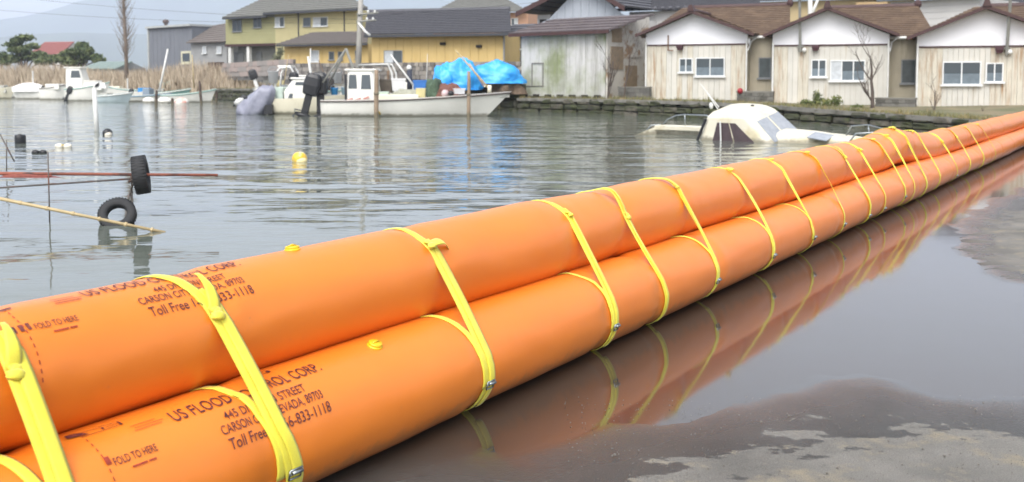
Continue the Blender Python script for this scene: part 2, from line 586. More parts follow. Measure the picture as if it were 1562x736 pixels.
def vinyl():
    m, nt, b = new_mat('orange_vinyl')
    pos = wpos(nt)
    n1 = noise_n(nt, pos, 1.4, 5, 0.6)
    c = mixrgb(nt, ramp(nt, n1, 0.3, 0.7), (0.78, 0.202, 0.012, 1), (0.83, 0.232, 0.020, 1))
    n2 = noise_n(nt, pos, 26, 5, 0.7)
    c = mixrgb(nt, ramp(nt, n2, 0.64, 0.8), c, (0.62, 0.19, 0.05, 1))
    g = nt.nodes.new('ShaderNodeNewGeometry')
    sx = nt.nodes.new('ShaderNodeSeparateXYZ')
    nt.links.new(g.outputs['Position'], sx.inputs[0])
    # browner towards the bottom, with an edge broken by noise
    n3 = noise_n(nt, pos, 9, 5, 0.7)
    ad = nd(nt, 'ShaderNodeMath', operation='MULTIPLY_ADD')
    nt.links.new(n3, ad.inputs[0])
    ad.inputs[1].default_value = -0.16
    nt.links.new(sx.outputs['Z'], ad.inputs[2])
    browning = ramp(nt, ad.outputs[0], 0.0, 0.06, (0.55, 0.55, 0.55, 1), (0, 0, 0, 1))
    c = mixrgb(nt, browning, c, (0.30, 0.15, 0.07, 1))
    nt.links.new(c, b.inputs['Base Color'])
    rr = nt.nodes.new('ShaderNodeMapRange')
    nt.links.new(n1, rr.inputs[0])
    rr.inputs[3].default_value = 0.33
    rr.inputs[4].default_value = 0.52
    nt.links.new(rr.outputs[0], b.inputs['Roughness'])
    b.inputs['Specular IOR Level'].default_value = 0.5
    b.inputs['Coat Weight'].default_value = 0.4
    b.inputs['Coat Roughness'].default_value = 0.38
    hh = noise_n(nt, wpos(nt, (1, 1, 1)), 7, 3, 0.5)
    bump_n(nt, b, hh, 0.18, 0.012)
    return m
VINYL = vinyl()
def build_tube(which, label):
    mb = MB()
    ts = list(np.concatenate([np.arange(-3, 0.6, 0.15), np.arange(0.6, 12, 0.025), np.arange(12, 26, 0.05), np.arange(26, 46, 0.4)]))
    n = 72
    rings = []
    for t in ts:
        rg = []
        for k in range(n):
            a = 2 * math.pi * k / n
            # the tubes squash flat where they lie on each other or on the ground
            rg.append(tube_pt(which, t, a))
        if which == 0:
            for v in rg:
                if v.z < 0.016:
                    v.z = 0.016 + (v.z - 0.016) * 0.15
        rings.append(rg)
    mb.loft(rings, True, True)
    o = mb.build('flood_tube', VINYL, smooth=True)
    return tag(o, label, 'flood tube', 'orange water filled flood tubes strapped in a pyramid')
TUBES = [build_tube(0, 'lower front orange flood tube lying on the wet asphalt, facing the puddle'),
         build_tube(1, 'upper orange flood tube resting on the lower ones, its crest against the lake'),
         build_tube(2, 'rear lower orange flood tube hidden behind, standing against the lake water')]

# printing on the tubes
INK = M('printed_ink', '5f2a34', 0.6, 0.35, 30, stains=('b0582e', 45, .48, .74), k=0.75)
INK_RED = M('printed_ink_red', 'b4432c', 0.6, 0.3, 30, k=0.7)
def flat_text(body):
    cu = bpy.data.curves.new('lettering', 'FONT')
    cu.body = body
    cu.size = 1.0
    cu.resolution_u = 4
    cu.offset = 0.004
    ob = bpy.data.objects.new('lettering', cu)
    COL.objects.link(ob)
    dg = bpy.context.evaluated_depsgraph_get()
    me = bpy.data.meshes.new_from_object(ob.evaluated_get(dg))
    bpy.data.objects.remove(ob)
    bm = bmesh.new()
    bm.from_mesh(me)
    bpy.data.meshes.remove(me)
    return bm
def wrap(bm, which, t0, t1, a0, hgt, mat, parent, name='lettering', skew=0.0, bold=0.0):
    """lay a flat drawing (x to the right, y up, cap height 0.7) on a tube as printed ink"""
    xs = [v.co.x for v in bm.verts]
    x0, x1 = min(xs), max(xs)
    k = hgt / 0.7
    for y in np.arange(-0.3, 1.0, 0.12):
        g = bm.verts[:] + bm.edges[:] + bm.faces[:]
        bmesh.ops.bisect_plane(bm, geom=g, plane_co=(0, y, 0), plane_no=(0, 1, 0))
    for x in np.linspace(x0, x1, 40):
        g = bm.verts[:] + bm.edges[:] + bm.faces[:]
        bmesh.ops.bisect_plane(bm, geom=g, plane_co=(x, 0, 0), plane_no=(1, 0, 0))
    for v in bm.verts:
        t = t0 + (v.co.x - x0) / (x1 - x0) * (t1 - t0) + skew * v.co.y * k
        a = a0 - v.co.y * k / TR
        v.co = tube_pt(which, t, a, 0.0042)
    me = bpy.data.meshes.new(name)
    bm.to_mesh(me)
    bm.free()
    me.materials.append(mat)
    o = bpy.data.objects.new(name, me)
    COL.objects.link(o)
    o.parent = parent
    return o
def text_px(body, which, p0, p1, hgt, mat=INK, name='lettering'):
    t0, a0 = tube_ray(which, *p0)
    t1, a1 = tube_ray(which, *p1)
    return wrap(flat_text(body), which, t0, t1, (a0 + a1) / 2, hgt, mat, TUBES[which], name)
LINES0 = [('US FLOOD CONTROL CORP.', (257, 634), (498, 572), 0.058),
          ('445 DIVISION STREET', (338, 631), (467, 597), 0.036),
          ('CARSON CITY, NEVADA, 89703', (334, 651), (493, 608), 0.036),
          ('Toll Free 1-866-833-1118', (351, 680), (507, 634), 0.042)]
LINES1 = [('US FLOOD CONTROL CORP.', (138, 456), (370, 406), 0.058),
          ('445 DIVISION STREET', (240, 448), (342, 420), 0.034),
          ('CARSON CITY, NEVADA, 89703', (213, 463), (368, 424), 0.036),
          ('Toll Free 1-866-833-1118', (232, 486), (387, 446), 0.042)]
for w_, L_ in ((0, LINES0), (1, LINES1)):
    t3, a3 = tube_ray(w_, *L_[3][1])
    t4, a4 = tube_ray(w_, *L_[3][2])
    for (s_, p0_, p1_, h_), da in zip(L_, (-0.70, -0.44, -0.24, 0.0)):
        wrap(flat_text(s_), w_, tube_ray(w_, *p0_)[0], tube_ray(w_, *p1_)[0], (a3 + a4) / 2 + da, h_, INK, TUBES[w_])
text_px('FOLD TO HERE', 0, (175, 708), (243, 690), 0.028)
text_px('FOLD TO HERE', 1, (54, 503), (121, 491), 0.026)
def bars(which, p0, p1, boxes, hgt, mat, name):
    """printed bars, arrows and rules: boxes are polygons in a 0..1 by 0..0.7 drawing"""
    bm = bmesh.new()
    for poly in boxes:
        bm.faces.new([bm.verts.new((x, y, 0)) for x, y in poly])
    t0, a0 = tube_ray(which, *p0)
    t1, a1 = tube_ray(which, *p1)
    return wrap(bm, which, t0, t1, (a0 + a1) / 2, hgt, mat, TUBES[which], name)
def rect(x0, x1, y0, y1):
    return [(x0, y0), (x1, y0), (x1, y1), (x0, y1)]
bars(1, (20, 510), (49, 504), [rect(0, .22, 0, .7), rect(.4, .62, 0, .7), rect(.8, 1, 0, .7)], 0.032, INK, 'fold_mark')
bars(0, (163, 710), (171, 708), [rect(0, 1, 0, .7)], 0.03, INK_RED, 'fold_mark')
for w_, q in ((0, ((202, 712), (240, 702))), (1, ((82, 508), (118, 500)))):
    bars(w_, q[0], q[1], [rect(0, .62, 0, .7), rect(.68, 1, 0, .7)], 0.006, INK_RED, 'printed_rule')
# the arrow emblem, solid head and outlined shaft
bars(0, (102, 671), (137, 663), [[(0, 0.12), (1, -0.1), (0.72, 0.42), (0.35, 0.7), (0.05, 0.62)]], 0.034, INK, 'emblem')
bars(0, (126, 666), (190, 649), [rect(0, 1, 0, .06), rect(0.05, .9, .64, .7), rect(.94, 1, 0, .7), rect(.5, .56, .2, .5), rect(.62, .9, .3, .36)], 0.03, INK, 'emblem')
bars(0, (204, 656), (254, 645), [rect(0, .9, 0, .06), rect(.05, 1, .3, .36), rect(0, .8, .64, .7)], 0.03, INK_RED, 'printed_rule')
bars(0, (378, 578), (416, 568), [rect(0, 1, 0, .08), rect(0.1, .8, .6, .7), rect(.86, 1, 0.0, .7)], 0.022, INK, 'emblem')
bars(1, (0, 474), (18, 470), [rect(0, 1, 0, .7)], 0.012, INK, 'emblem')
bars(1, (84, 464), (130, 456), [rect(0, .9, 0, .08), rect(.05, 1, .3, .38), rect(0, .8, .62, .7)], 0.04, INK_RED, 'printed_rule')
# dashed seam line running round the tube beside the fold mark
def dash_ring(which, t, a0, a1, n):
    mb = MB()
    for i in range(n):
        a = a0 + (a1 - a0) * (i + 0.2) / n
        b_ = a + (a1 - a0) / n * 0.5
        mb.quad(tube_pt(which, t, a, 0.004), tube_pt(which, t + 0.004, a, 0.004), tube_pt(which, t + 0.004, b_, 0.004), tube_pt(which, t, b_, 0.004))
    mb.build('dashed_line', INK_RED, TUBES[which])
_t, _ = tube_ray(1, 44, 516)
dash_ring(1, _t, R(95), R(175), 12)
_t, _ = tube_ray(0, 160, 705)
dash_ring(0, _t, R(95), R(175), 12)

# yellow filling caps
CAP = M('yellow_plastic', 'e8c020', 0.4, 0.12, 20, k=0.9)
def valve(which, px, py, label):
    t, a = tube_ray(which, px, py)
    c = tube_pt(which, t, a, 0.0)
    nrm = (TL * math.cos(a) + Vector((0, 0, 1)) * math.sin(a)).normalized()
    o = thing('valve_cap', label, 'valve cap', c, 0, 'yellow filling caps on the flood tubes')
    u = TD
    w = nrm.cross(u)
    def disc(r0, h0, r1, h1, n=20):
        mb = MB()
        rg = []
        for r_, h_ in ((r0 * .98, h0), (r0, h0 + (h1 - h0) * .3), (r1, h1 - 0.002), (r1 * .9, h1)):
            rg.append([nrm * h_ + (u * math.cos(2 * math.pi * k / n) + w * math.sin(2 * math.pi * k / n)) * r_ for k in range(n)])
        mb.loft(rg, True, True)
        return mb
    disc(0.038, -0.003, 0.036, 0.006).build('flange', CAP, o, True)
    disc(0.033, 0.006, 0.032, 0.017).build('cap', CAP, o, True)
    mb = MB()
    mb.tube([nrm * 0.017 - u * 0.022, nrm * 0.022, nrm * 0.017 + u * 0.022], 0.005, 8)
    mb.build('handle', CAP, o, True)
valve(1, 446, 381, 'yellow valve cap on the crest of the upper orange tube')
valve(0, 572, 527, 'yellow valve cap on the lower orange tube, right of the printed company lettering')

# ------------------------------------------------------------------ straps
def webbing():
    m, nt, b = new_mat('yellow_webbing')
    pos = wpos(nt)
    n1 = noise_n(nt, pos, 6, 4, 0.6)
    c = mixrgb(nt, ramp(nt, n1, 0.3, 0.75), (0.78, 0.67, 0.04, 1), (0.85, 0.78, 0.09, 1))
    c = mixrgb(nt, ramp(nt, noise_n(nt, pos, 2.3, 5, .65), 0.52, 0.78), c, (0.56, 0.47, 0.09, 1))
    w = nt.nodes.new('ShaderNodeTexNoise')
    w.inputs['Scale'].default_value = 240
    nt.links.new(pos, w.inputs['Vector'])
    c = mixrgb(nt, ramp(nt, w.outputs['Fac'], 0.45, 0.9), c, (0.72, 0.62, 0.05, 1))
    nt.links.new(c, b.inputs['Base Color'])
    b.inputs['Roughness'].default_value = 0.62
    b.inputs['Sheen Weight'].default_value = 0.2
    bump_n(nt, b, w.outputs['Fac'], 0.2, 0.002)
    return m
WEB = webbing()
STEEL = M('galvanised_steel', '9aa0a3', 0.35, 0.2, 20, metal=0.9)
def ribbon(mb, pts, nrms, w, th=0.0035, twist=None):
    """a band of webbing through pts, lying across nrms; optional twist angle per point"""
    n = len(pts)
    rg = []
    for i in range(n):
        a = pts[max(0, i - 1)]
        b = pts[min(n - 1, i + 1)]
        tg = (b - a).normalized()
        nn = (nrms[i] - tg * nrms[i].dot(tg)).normalized()
        side = tg.cross(nn).normalized()
        if twist and twist[i]:
            rm = Matrix.Rotation(twist[i], 3, tg)
            nn = rm @ nn
            side = rm @ side
        ww = w if not isinstance(w, list) else w[i]
        c = pts[i]
        rg.append([c - side * ww / 2, c - side * ww / 2 * 0.5 + nn * th, c + side * ww / 2 * 0.5 + nn * th, c + side * ww / 2, c + side * ww / 2 * 0.6 - nn * th * 0.4, c - side * ww / 2 * 0.6 - nn * th * 0.4])
    mb.loft(rg, True, True)
def rad(a):
    return TL * math.cos(a) + Vector((0, 0, 1)) * math.sin(a)
def strap(t, label, w=0.05, skew=0.10, double=True, knot=150, tail=None, buckle=196, inner=True, twist=0.0, sag=0.0, t_end=None, knot_k=1.0, loose=0.0):
    """one webbing strap round the pyramid: over the crest of the top tube, taut across the
    gap and round the face of the front tube; an inner loop comes out of the groove"""
    base = tube_pt(0, t, R(265), 0.004)
    root = thing('strap', label, 'strap', base, 0, 'yellow webbing straps tied round the flood tubes')
    rs = random.Random(int(t * 1000))
    bend = rs.uniform(-.035, .035) if t > 4.5 else 0.0
    if t > 4.5 and not twist:
        twist = rs.choice((-1, 1)) * rs.uniform(.15, .9)
    def outer(dt, e, tw):
        pts, nr, tws = [], [], []
        A = list(np.linspace(20, 148, 30))
        for a in A:
            k = (a - 20) / 290
            lift = loose * math.exp(-((a - 118) / 20) ** 2)
            pts.append(tube_pt(1, t + dt + skew * (k - 0.45), R(a), e + lift) - base)
            nr.append(rad(R(a)))
            tws.append(tw * sstep(95, 140, a) if a < 146 else tw)
        p_a = tube_pt(1, t + dt + skew * (0.46 - 0.45), R(150), e) - base
        p_b = tube_pt(0, t + dt + skew * (0.62 - 0.45), R(154), e) - base
        for k in np.linspace(0.0, 1, 9)[1:-1]:
            sg = -0.018 * math.sin(math.pi * k) + sag * math.sin(math.pi * k)
            pts.append(p_a.lerp(p_b, k) + rad(R(150)) * sg * -0.3 + TD * bend * math.sin(math.pi * k))
            nr.append(rad(R(150)))
            tws.append(tw * (1 - k))
        for a in np.linspace(156, 268, 24):
            k = 0.62 + 0.38 * (a - 156) / 112
            pts.append(tube_pt(0, t + dt + skew * (k - 0.45), R(a), e) - base)
            nr.append(rad(R(a)))
            tws.append(0)
        return pts, nr, tws
    mb = MB()
    p, n_, tw = outer(0, 0.005, twist)
    ribbon(mb, p, n_, w, twist=tw)
    mb.build('band', WEB, root, True)
    if double:
        p2, n2, tw2 = outer((0.55 if t < 6 else 0.22) * w, 0.0095, -twist * 0.5)
        i0 = 24 if not loose else 6
        mb = MB()
        q, qn = p2[i0:54], n2[i0:54]
        ww = [w * 0.55 + w * 0.45 * sstep(0, 6, i) for i in range(len(q))]
        ribbon(mb, q, qn, ww, twist=tw2[i0:54])
        mb.build('band', WEB, root, True)
    if inner:
        pts, nr = [], []
        for a in np.linspace(62, 200, 34):
            k = (a - 62) / 138
            pts.append(tube_pt(0, t - 0.12 * (1 - k) ** 1.3 + skew * 0.2, R(a), 0.0048) - base)
            nr.append(rad(R(a)))
        mb = MB()
        ribbon(mb, pts, nr, w * 0.85)
        mb.build('loop', WEB, root, True)
    kp = tube_pt(1, t + skew * ((knot - 20) / 290 - 0.45), R(knot), 0.012) - base
    if knot:
        mb = MB()
        kn = rad(R(knot))
        dn = (rad(R(knot + 90)))
        s_ = w * knot_k
        for i in range(3):
            c = kp + kn * (0.003 + 0.006 * i) + dn * (0.012 * (i - 1))
            ang = (0.9, -0.7, 0.2)[i]
            d1 = TD * math.cos(ang) + dn * math.sin(ang)
            pts = [c - d1 * s_ * 0.52 - kn * 0.006, c - d1 * s_ * 0.26 + kn * 0.005, c + kn * 0.008, c + d1 * s_ * 0.26 + kn * 0.005, c + d1 * s_ * 0.56 - kn * 0.006]
            ribbon(mb, pts, [kn] * 5, [s_ * .45, s_ * .62, s_ * .7, s_ * .6, s_ * .4], 0.005)
        mb.build('knot', WEB, root, True)
    if tail:
        kind_, ln, sx, lift = tail
        kn = rad(R(knot))
        upv = rad(R(knot - 90))
        pts, nr = [], []
        n = 9
        for i in range(n):
            k = i / (n - 1)
            if kind_ == 'up':       # lies up the face towards the crest
                a = knot - k * ln / tube_r(t) * 57.3
                pts.append(tube_pt(1, t + sx * k, R(a), 0.014 + lift * math.sin(k * 2.6)) - base)
                nr.append(rad(R(a)))
            elif kind_ == 'out':    # sticks out to the side
                pts.append(kp + TD * (ln * k) + kn * (0.02 + lift * math.sin(k * 3)) - Vector((0, 0, sx * k * k)))
                nr.append((kn + Vector((0, 0, 0.5))).normalized())
            else:                   # hangs down
                pts.append(kp + kn * (0.02 + lift * k) - Vector((0, 0, ln * k)) + TD * sx * k)
                nr.append((kn * 1.0 - TD * 0.4 * math.sin(k * 4)).normalized())
        mb = MB()
        ribbon(mb, pts, nr, [w * (0.7 + 0.3 * math.sin(0.6 + i * 0.5)) for i in range(n)], 0.003)
        mb.build('tail', WEB, root, True)
    if buckle:
        a = R(buckle)
        tb = t + skew * (0.62 + 0.38 * (buckle - 156) / 112 - 0.45) + 0.012
        c = tube_pt(0, tb, a, 0.012) - base
        nn, dn = rad(a), rad(a + math.pi / 2)
        mb = MB()
        def bar(u0, v0, u1, v1, r=0.0042):
            mb.tube([c + TD * u0 + dn * v0 + nn * 0.004, c + TD * u1 + dn * v1 + nn * 0.004], r, 6)
        h = w * 0.55
        for v0 in (-0.02, 0.0, 0.02):
            bar(-h, v0, h, v0)
        bar(-h, -0.02, -h, 0.02)
        bar(h, -0.02, h, 0.02)
        mb.build('buckle', STEEL, root, True)
        mb = MB()
        mb.tube([c + TD * -h * .8 + dn * -0.012 + nn * 0.012, c + TD * h * .8 + dn * -0.012 + nn * 0.014], 0.008, 8)
        mb.build('buckle_bar', STEEL, root, True)
    return root
strap(1.70, 'nearest strap, at the left picture edge, a broad tail standing up from its knot', 0.056, 0.12, knot=160, tail=('up', 0.17, 0.03, 0.02))
strap(2.52, 'wide doubled strap crossing the printed lettering of both orange tubes', 0.056, 0.40, knot=154, tail=('up', 0.20, 0.03, 0.025))
strap(3.93, 'strap with a short flag tail sticking out to the right of its knot', 0.054, 0.16, knot=136, tail=('out', 0.13, 0.05, 0.02), sag=0.0, twist=0.25)
strap(5.31, 'neat strap with a small tight knot, left one of a close pair', 0.046, 0.14, knot=138, knot_k=0.75, tail=None)
strap(6.02, 'slack twisted strap peeling off the upper tube, right one of a close pair', 0.046, 0.30, knot=160, knot_k=1.0, loose=0.055, twist=0.5, inner=False, buckle=None)
strap(6.98, 'strap with a small loop below the crest, first one right of the slack twisted strap', 0.044, 0.16, knot=132, loose=0.018, knot_k=0.7)
strap(8.28, 'strap with a flat wide fold on the crest, below the sunken boat stern', 0.044, 0.12, knot=116, knot_k=1.2)
strap(9.40, 'thin strap without any tail, below the cabin of the sunken boat', 0.036, 0.27, double=False, knot=112, knot_k=0.6)
strap(10.5, 'thin strap with a short end hanging from its knot, below the sunken boat bow', 0.036, 0.12, double=False, knot=114, knot_k=0.8, tail=('down', 0.13, 0.02, 0.02), inner=False)
strap(11.6, 'strap with a thick tail lying over the groove, just right of the sunken boat', 0.044, 0.30, knot=150, tail=('up', 0.16, -0.03, 0.02), buckle=205, inner=False)
strap(12.4, 'thin strap with a lumpy knot, second one right of the sunken boat', 0.036, 0.12, double=False, knot=140, knot_k=1.2, inner=False, buckle=205)
strap(13.35, 'long straight doubled strap over both tubes, left of the raised hump', 0.04, 0.36, knot=118, inner=False, knot_k=0.8)
strap(13.95, 'strap with a short dangling tail, directly before the raised hump in the upper tube', 0.036, 0.06, double=False, knot=120, tail=('down', 0.16, 0.03, 0.02), inner=False, buckle=None)
strap(14.65, 'broad bright strap over the raised hump of the upper tube', 0.062, 0.45, knot=104, knot_k=1.5, double=True, inner=False, buckle=None)
strap(15.75, 'slack strap forking into two thin ends, just past the raised hump', 0.044, 0.34, knot=112, knot_k=1.3, tail=('down', 0.32, 0.0, 0.01), inner=False, loose=0.03, buckle=None)
strap(17.3, 'thin strap with a knot in the groove between the tubes, third past the raised hump', 0.036, 0.40, double=False, knot=158, knot_k=1.3, inner=False, buckle=205)
strap(18.7, 'far strap with a fat knot in the groove, fifth from the right picture edge', 0.044, 0.2, knot=160, knot_k=1.5, inner=False, buckle=None)
strap(20.2, 'far plain doubled strap, second from the right picture edge', 0.042, 0.2, knot=120, knot_k=0.7, inner=False, buckle=None)
strap(21.7, 'farthest thin strap, at the right picture edge', 0.038, 0.2, knot=120, knot_k=0.9, inner=False, double=False, buckle=None)

# ------------------------------------------------------------------ buildings on the far bank
GLASS_M, _nt, _b = new_mat('window_glass')
_b.inputs['Base Color'].default_value = (0.06, 0.075, 0.085, 1)
_b.inputs['Roughness'].default_value = 0.08
FROST = M('frosted_glass', '7f8e98', .3, .2, 4, k=.6)
CURT = M('window_curtain', 'c9ced2', 0.8, 0.2, 6, k=0.8)
ALU = M('white_aluminium', 'e6e8e8', 0.45, 0.06, 3, k=0.85)
DARKALU = M('grey_aluminium', '8c8f92', 0.45, 0.08, 3, k=0.8)
BROWN_TRIM = M('brown_trim', '4c3230', 0.6, 0.15, 4, k=0.8)
PIPE = M('white_pipe', 'e2e2de', 0.5, 0.1, 3, k=0.85)
STEEL_DK = M('grey_pole_steel', '8d8d86', 0.6, 0.15, 3, k=0.8)

class Facade:
    """a wall standing between two surveyed foot points; local x runs along it, y into the building, z up"""
    def __init__(s, pxL, YL, pxR, YR, z0):
        a, b = P(pxL, 100, YL), P(pxR, 100, YR)
        s.o = Vector((a.x, a.y, z0))
        d = Vector((b.x - a.x, b.y - a.y, 0))
        s.len = d.length
        s.d = d.normalized()
        s.n = Vector((-s.d.y, s.d.x, 0))
        s.rz = math.atan2(d.y, d.x)
        s.z0 = z0
    def loc(s, px, py, depth=0.0):
        """local (x, z) where a pixel's ray meets the wall (or a plane set back behind it)"""
        r = ray(px, py)
        c = Vector((0, 0, CAM_H))
        k = ((s.o + s.n * depth) - c).dot(s.n) / r.dot(s.n)
        h = c + r * k - s.o
        return h.dot(s.d), h.z
    def thing(s, name, label, cat, group=None):
        return thing(name, label, cat, s.o, s.rz, group)

def window(F, root, x0, y0, x1, y1, frame=ALU, panes=2, y=0.0, fw=0.045, sill=True, glass=GLASS_M, curtain=(), frosted=0):
    """a framed window set in the wall: frame with sill, each pane a piece of its own"""
    ax, az = F.loc(x0, y1, y)
    bx_, bz = F.loc(x1, y0, y)
    mb = MB()
    t = 0.055
    mb.bx(ax, bx_, y - t, y + .02, bz - fw, bz)
    mb.bx(ax, bx_, y - t, y + .02, az, az + fw)
    w = (bx_ - ax)
    for i in range(panes + 1):
        xx = ax + w * i / panes
        xx = min(max(xx, ax + fw / 2), bx_ - fw / 2)
        mb.bx(xx - fw / 2, xx + fw / 2, y - t + .004, y + .016, az + fw, bz - fw)
    o = mb.build('window', frame, root)
    if sill:
        MB().bx(ax - .06, bx_ + .06, y - .12, y - t, az - .05, az + .02).build('sill', frame, o)
    for i in range(panes):
        p0, p1 = ax + w * i / panes + fw / 2, ax + w * (i + 1) / panes - fw / 2
        zm = az + fw + (bz - az - 2 * fw) * frosted
        MB().bx(p0, p1, y - .03, y - .012, zm, bz - fw).build('pane', CURT if i in curtain else glass, o)
        if frosted:
            MB().bx(p0, p1, y - .034, y - .014, az + fw, zm).build('frosted_pane', CURT if i in curtain else FROST, o)
    return o

# ---- the three row houses with gabled fronts
BOARD = [M('cream_board', 'd2cfc6', 0.75, 0.08, 1.5, streak=('b3a182', 0.55, 0.8), k=0.82, sfine=5),
         M('rusty_board', 'd2ccbc', 0.8, 0.10, 1.5, streak=('a07a54', 0.48, 0.72), k=0.82, sfine=7),
         M('pale_board', 'd6d2c8', 0.75, 0.06, 1.5, streak=('b9b09a', 0.6, 0.8), k=0.84, sfine=4)]
GABLE_W = M('white_gable_board', 'f2f2f6', 0.6, 0.03, 1.0, k=0.86)
TILE_BR = M('brown_roof_tile', '74604f', 0.85, 0.2, 5, stains=('8a7460', 1.5, 0.5, 0.65), k=0.75)
FOUND = M('concrete_block_grey', '8f8c84', 0.9, 0.15, 2, stains=('5f5d52', 1.2, 0.5, 0.68), k=0.7, bump=0.3)
FOUND_DK = M('dark_concrete_block', '7d7a76', 0.9, 0.15, 2, stains=('55544c', 1.5, 0.5, 0.65), k=0.7, bump=0.3)
RECESS = M('recessed_wall', 'c4bba6', 0.8, 0.1, 1.5, streak=('9a9280', 0.55, 0.75), k=0.8)
DARK_WIN = M('dark_window_glass', '5e6a6c', 0.15, 0.25, 3, k=0.5)

def tiled_slope(p00, p10, p11, p01, rows, mat, parent, name='roof', th=0.06):
    """a roof plane with its courses of tiles stepped: p00-p10 along the eave, p01-p11 along the ridge"""
    p00, p10, p11, p01 = map(Vector, (p00, p10, p11, p01))
    n = (p10 - p00).cross(p01 - p00).normalized()
    if n.z < 0:
        n = -n
    mb = MB()
    for i in range(rows):
        a, b = i / rows, (i + 1) / rows + 0.02
        l0, r0, l1, r1 = p00.lerp(p01, a), p10.lerp(p11, a), p00.lerp(p01, b), p10.lerp(p11, b)
        mb.prism([l0 + n * th, r0 + n * th, r1 + n * th * 0.35, l1 + n * th * 0.35], -n * th * 0.9)
    return mb.build(name, mat, parent)

def row_house(pxL, pxR, Y0, Y1, zb, eave_py, peak, roof_ridge_px, rust, label, wins, board_px=8):
    F = Facade(pxL, Y0, pxR, Y1, zb)
    root = F.thing('row_house', label, 'house', 'row of low gabled houses on the quay')
    W = F.len
    D = 7.0
    _, ze = F.loc((pxL + pxR) / 2, eave_py)
    pk_x, pk_z = F.loc(*peak)
    MB().bx(0.03, W - .03, .06, D, -.3, ze).build('wall', RECESS, root)
    MB().bx(-.02, W + .02, -.03, D + .02, -.62, -.02).build('foundation', FOUND, root)
    n = max(8, int((pxR - pxL) / board_px))
    me = {}
    for i in range(n):
        x0, x1 = W * i / n + .005, W * (i + 1) / n - .005
        u = (i + .5) / n
        b = BOARD[1] if rust(u) else (BOARD[2] if random.random() < 0.2 else BOARD[0])
        key = b.name
        if key not in me:
            o = MB().bx(0, W / n - .010, 0, .05, 0, ze).build('board', b, root)
            me[key] = o
        else:
            o = me[key].copy()
            COL.objects.link(o)
            o.parent = root
        o.location = (x0, random.uniform(.0, .008), 0)
    # white gable above, with a trim band between
    MB().bx(-.03, W + .03, -.035, .06, ze - .035, ze + .03).build('trim_band', BROWN_TRIM, root)
    sl = (pk_z - ze - .1) / max(.1, pk_x)
    ov, fr = 0.36, 0.5
    zlow = F.loc((pxL + pxR) / 2, eave_py - 13)[1]
    zs = lambda x: pk_z - abs(x - pk_x) * (pk_z - zlow) / (W / 2 + ov)
    MB().prism([(.0, .0, ze + .03), (W, .0, ze + .03), (W, .0, zs(W) - .06), (pk_x, .0, pk_z - .06), (0, .0, zs(0) - .06)], (0, .12, 0)).build('gable', GABLE_W, root)
    # gable roof: two slopes, over-hanging, and barge boards
    for sgn, xe in ((-1, -ov), (1, W + ov)):
        zlow = zs(xe)
        pts = [(xe, -fr, zlow), (xe, 3.8, zlow), (pk_x, 3.8, pk_z), (pk_x, -fr, pk_z)]
        tiled_slope(pts[0], pts[1], pts[2], pts[3], 7, TILE_BR, root, 'gable_roof', 0.09)
        mb = MB()
        th = 0.07
        mb.prism([(xe, -fr - .03, zlow + .06), (pk_x, -fr - .03, pk_z + .06), (pk_x, -fr - .03, pk_z - th), (xe, -fr - .03, zlow - th)], (0, .05, 0))
        mb.build('barge_board', BROWN_TRIM, root)
    mb = MB()
    mb.prism([(pk_x - .16, -fr - .08, pk_z + .02), (pk_x + .16, -fr - .08, pk_z + .02), (pk_x + .06, -fr - .08, pk_z + .30), (pk_x - .06, -fr - .08, pk_z + .30)], (0, .35, 0))
    mb.tube([(pk_x, -fr, pk_z + .08), (pk_x, 3.2, pk_z + .08)], .1, 8)
    mb.build('ridge_cap', BROWN_TRIM, root)
    # the main roof behind, its slope facing the lake
    rx0, rx1, rz_ = roof_ridge_px
    eave_y, ridge_y = .55, 4.2
    lx, lz = F.loc(rx0, rz_, ridge_y)
    hx, _ = F.loc(rx1, rz_, ridge_y)
    zlow = F.loc((pxL + pxR) / 2, eave_py - 11, eave_y)[1]
    tiled_slope((-0.4, eave_y, zlow), (W + 1.75, eave_y, zlow), (hx, ridge_y, lz), (lx - .3, ridge_y, lz), 16, TILE_BR, root, 'main_roof', 0.09)
    mb = MB()
    mb.tube([(lx, ridge_y, lz + .05), (hx, ridge_y, lz + .05)], .12, 8)
    mb.ell((hx, ridge_y - .05, lz + .12), (.16, .16, .2), 8, 6)
    mb.build('main_ridge', BROWN_TRIM, root)
    # recessed wall to the right with a gutter
    MB().bx(W - .03, W + 1.5, .75, D, -.3, zlow - .05).build('recessed_wall', RECESS, root)
    mb = MB()
    mb.tube([(W - .1, .5, zlow - .04), (W + 1.6, .5, zlow - .04)], .06, 8)
    mb.tube([(W + .3, .5, zlow - .06), (W + .1, .3, zlow - .22), (W + .02, -.06, ze - .3)], .035, 6)
    mb.tube([(W + 1.0, .5, zlow - .06), (W + 1.45, .3, zlow - .22)], .035, 6)
    mb.build('gutter', PIPE, root)
    for x in (0.03, W - 0.03):
        MB().tube([(x, -.07, .15), (x, -.07, ze + .15)], .04, 8).build('downspout', PIPE, root)
    for w in wins:
        window(F, root, *w[:4], frosted=.48, **(w[4] if len(w) > 4 else {}))
    return F, root, W, ze

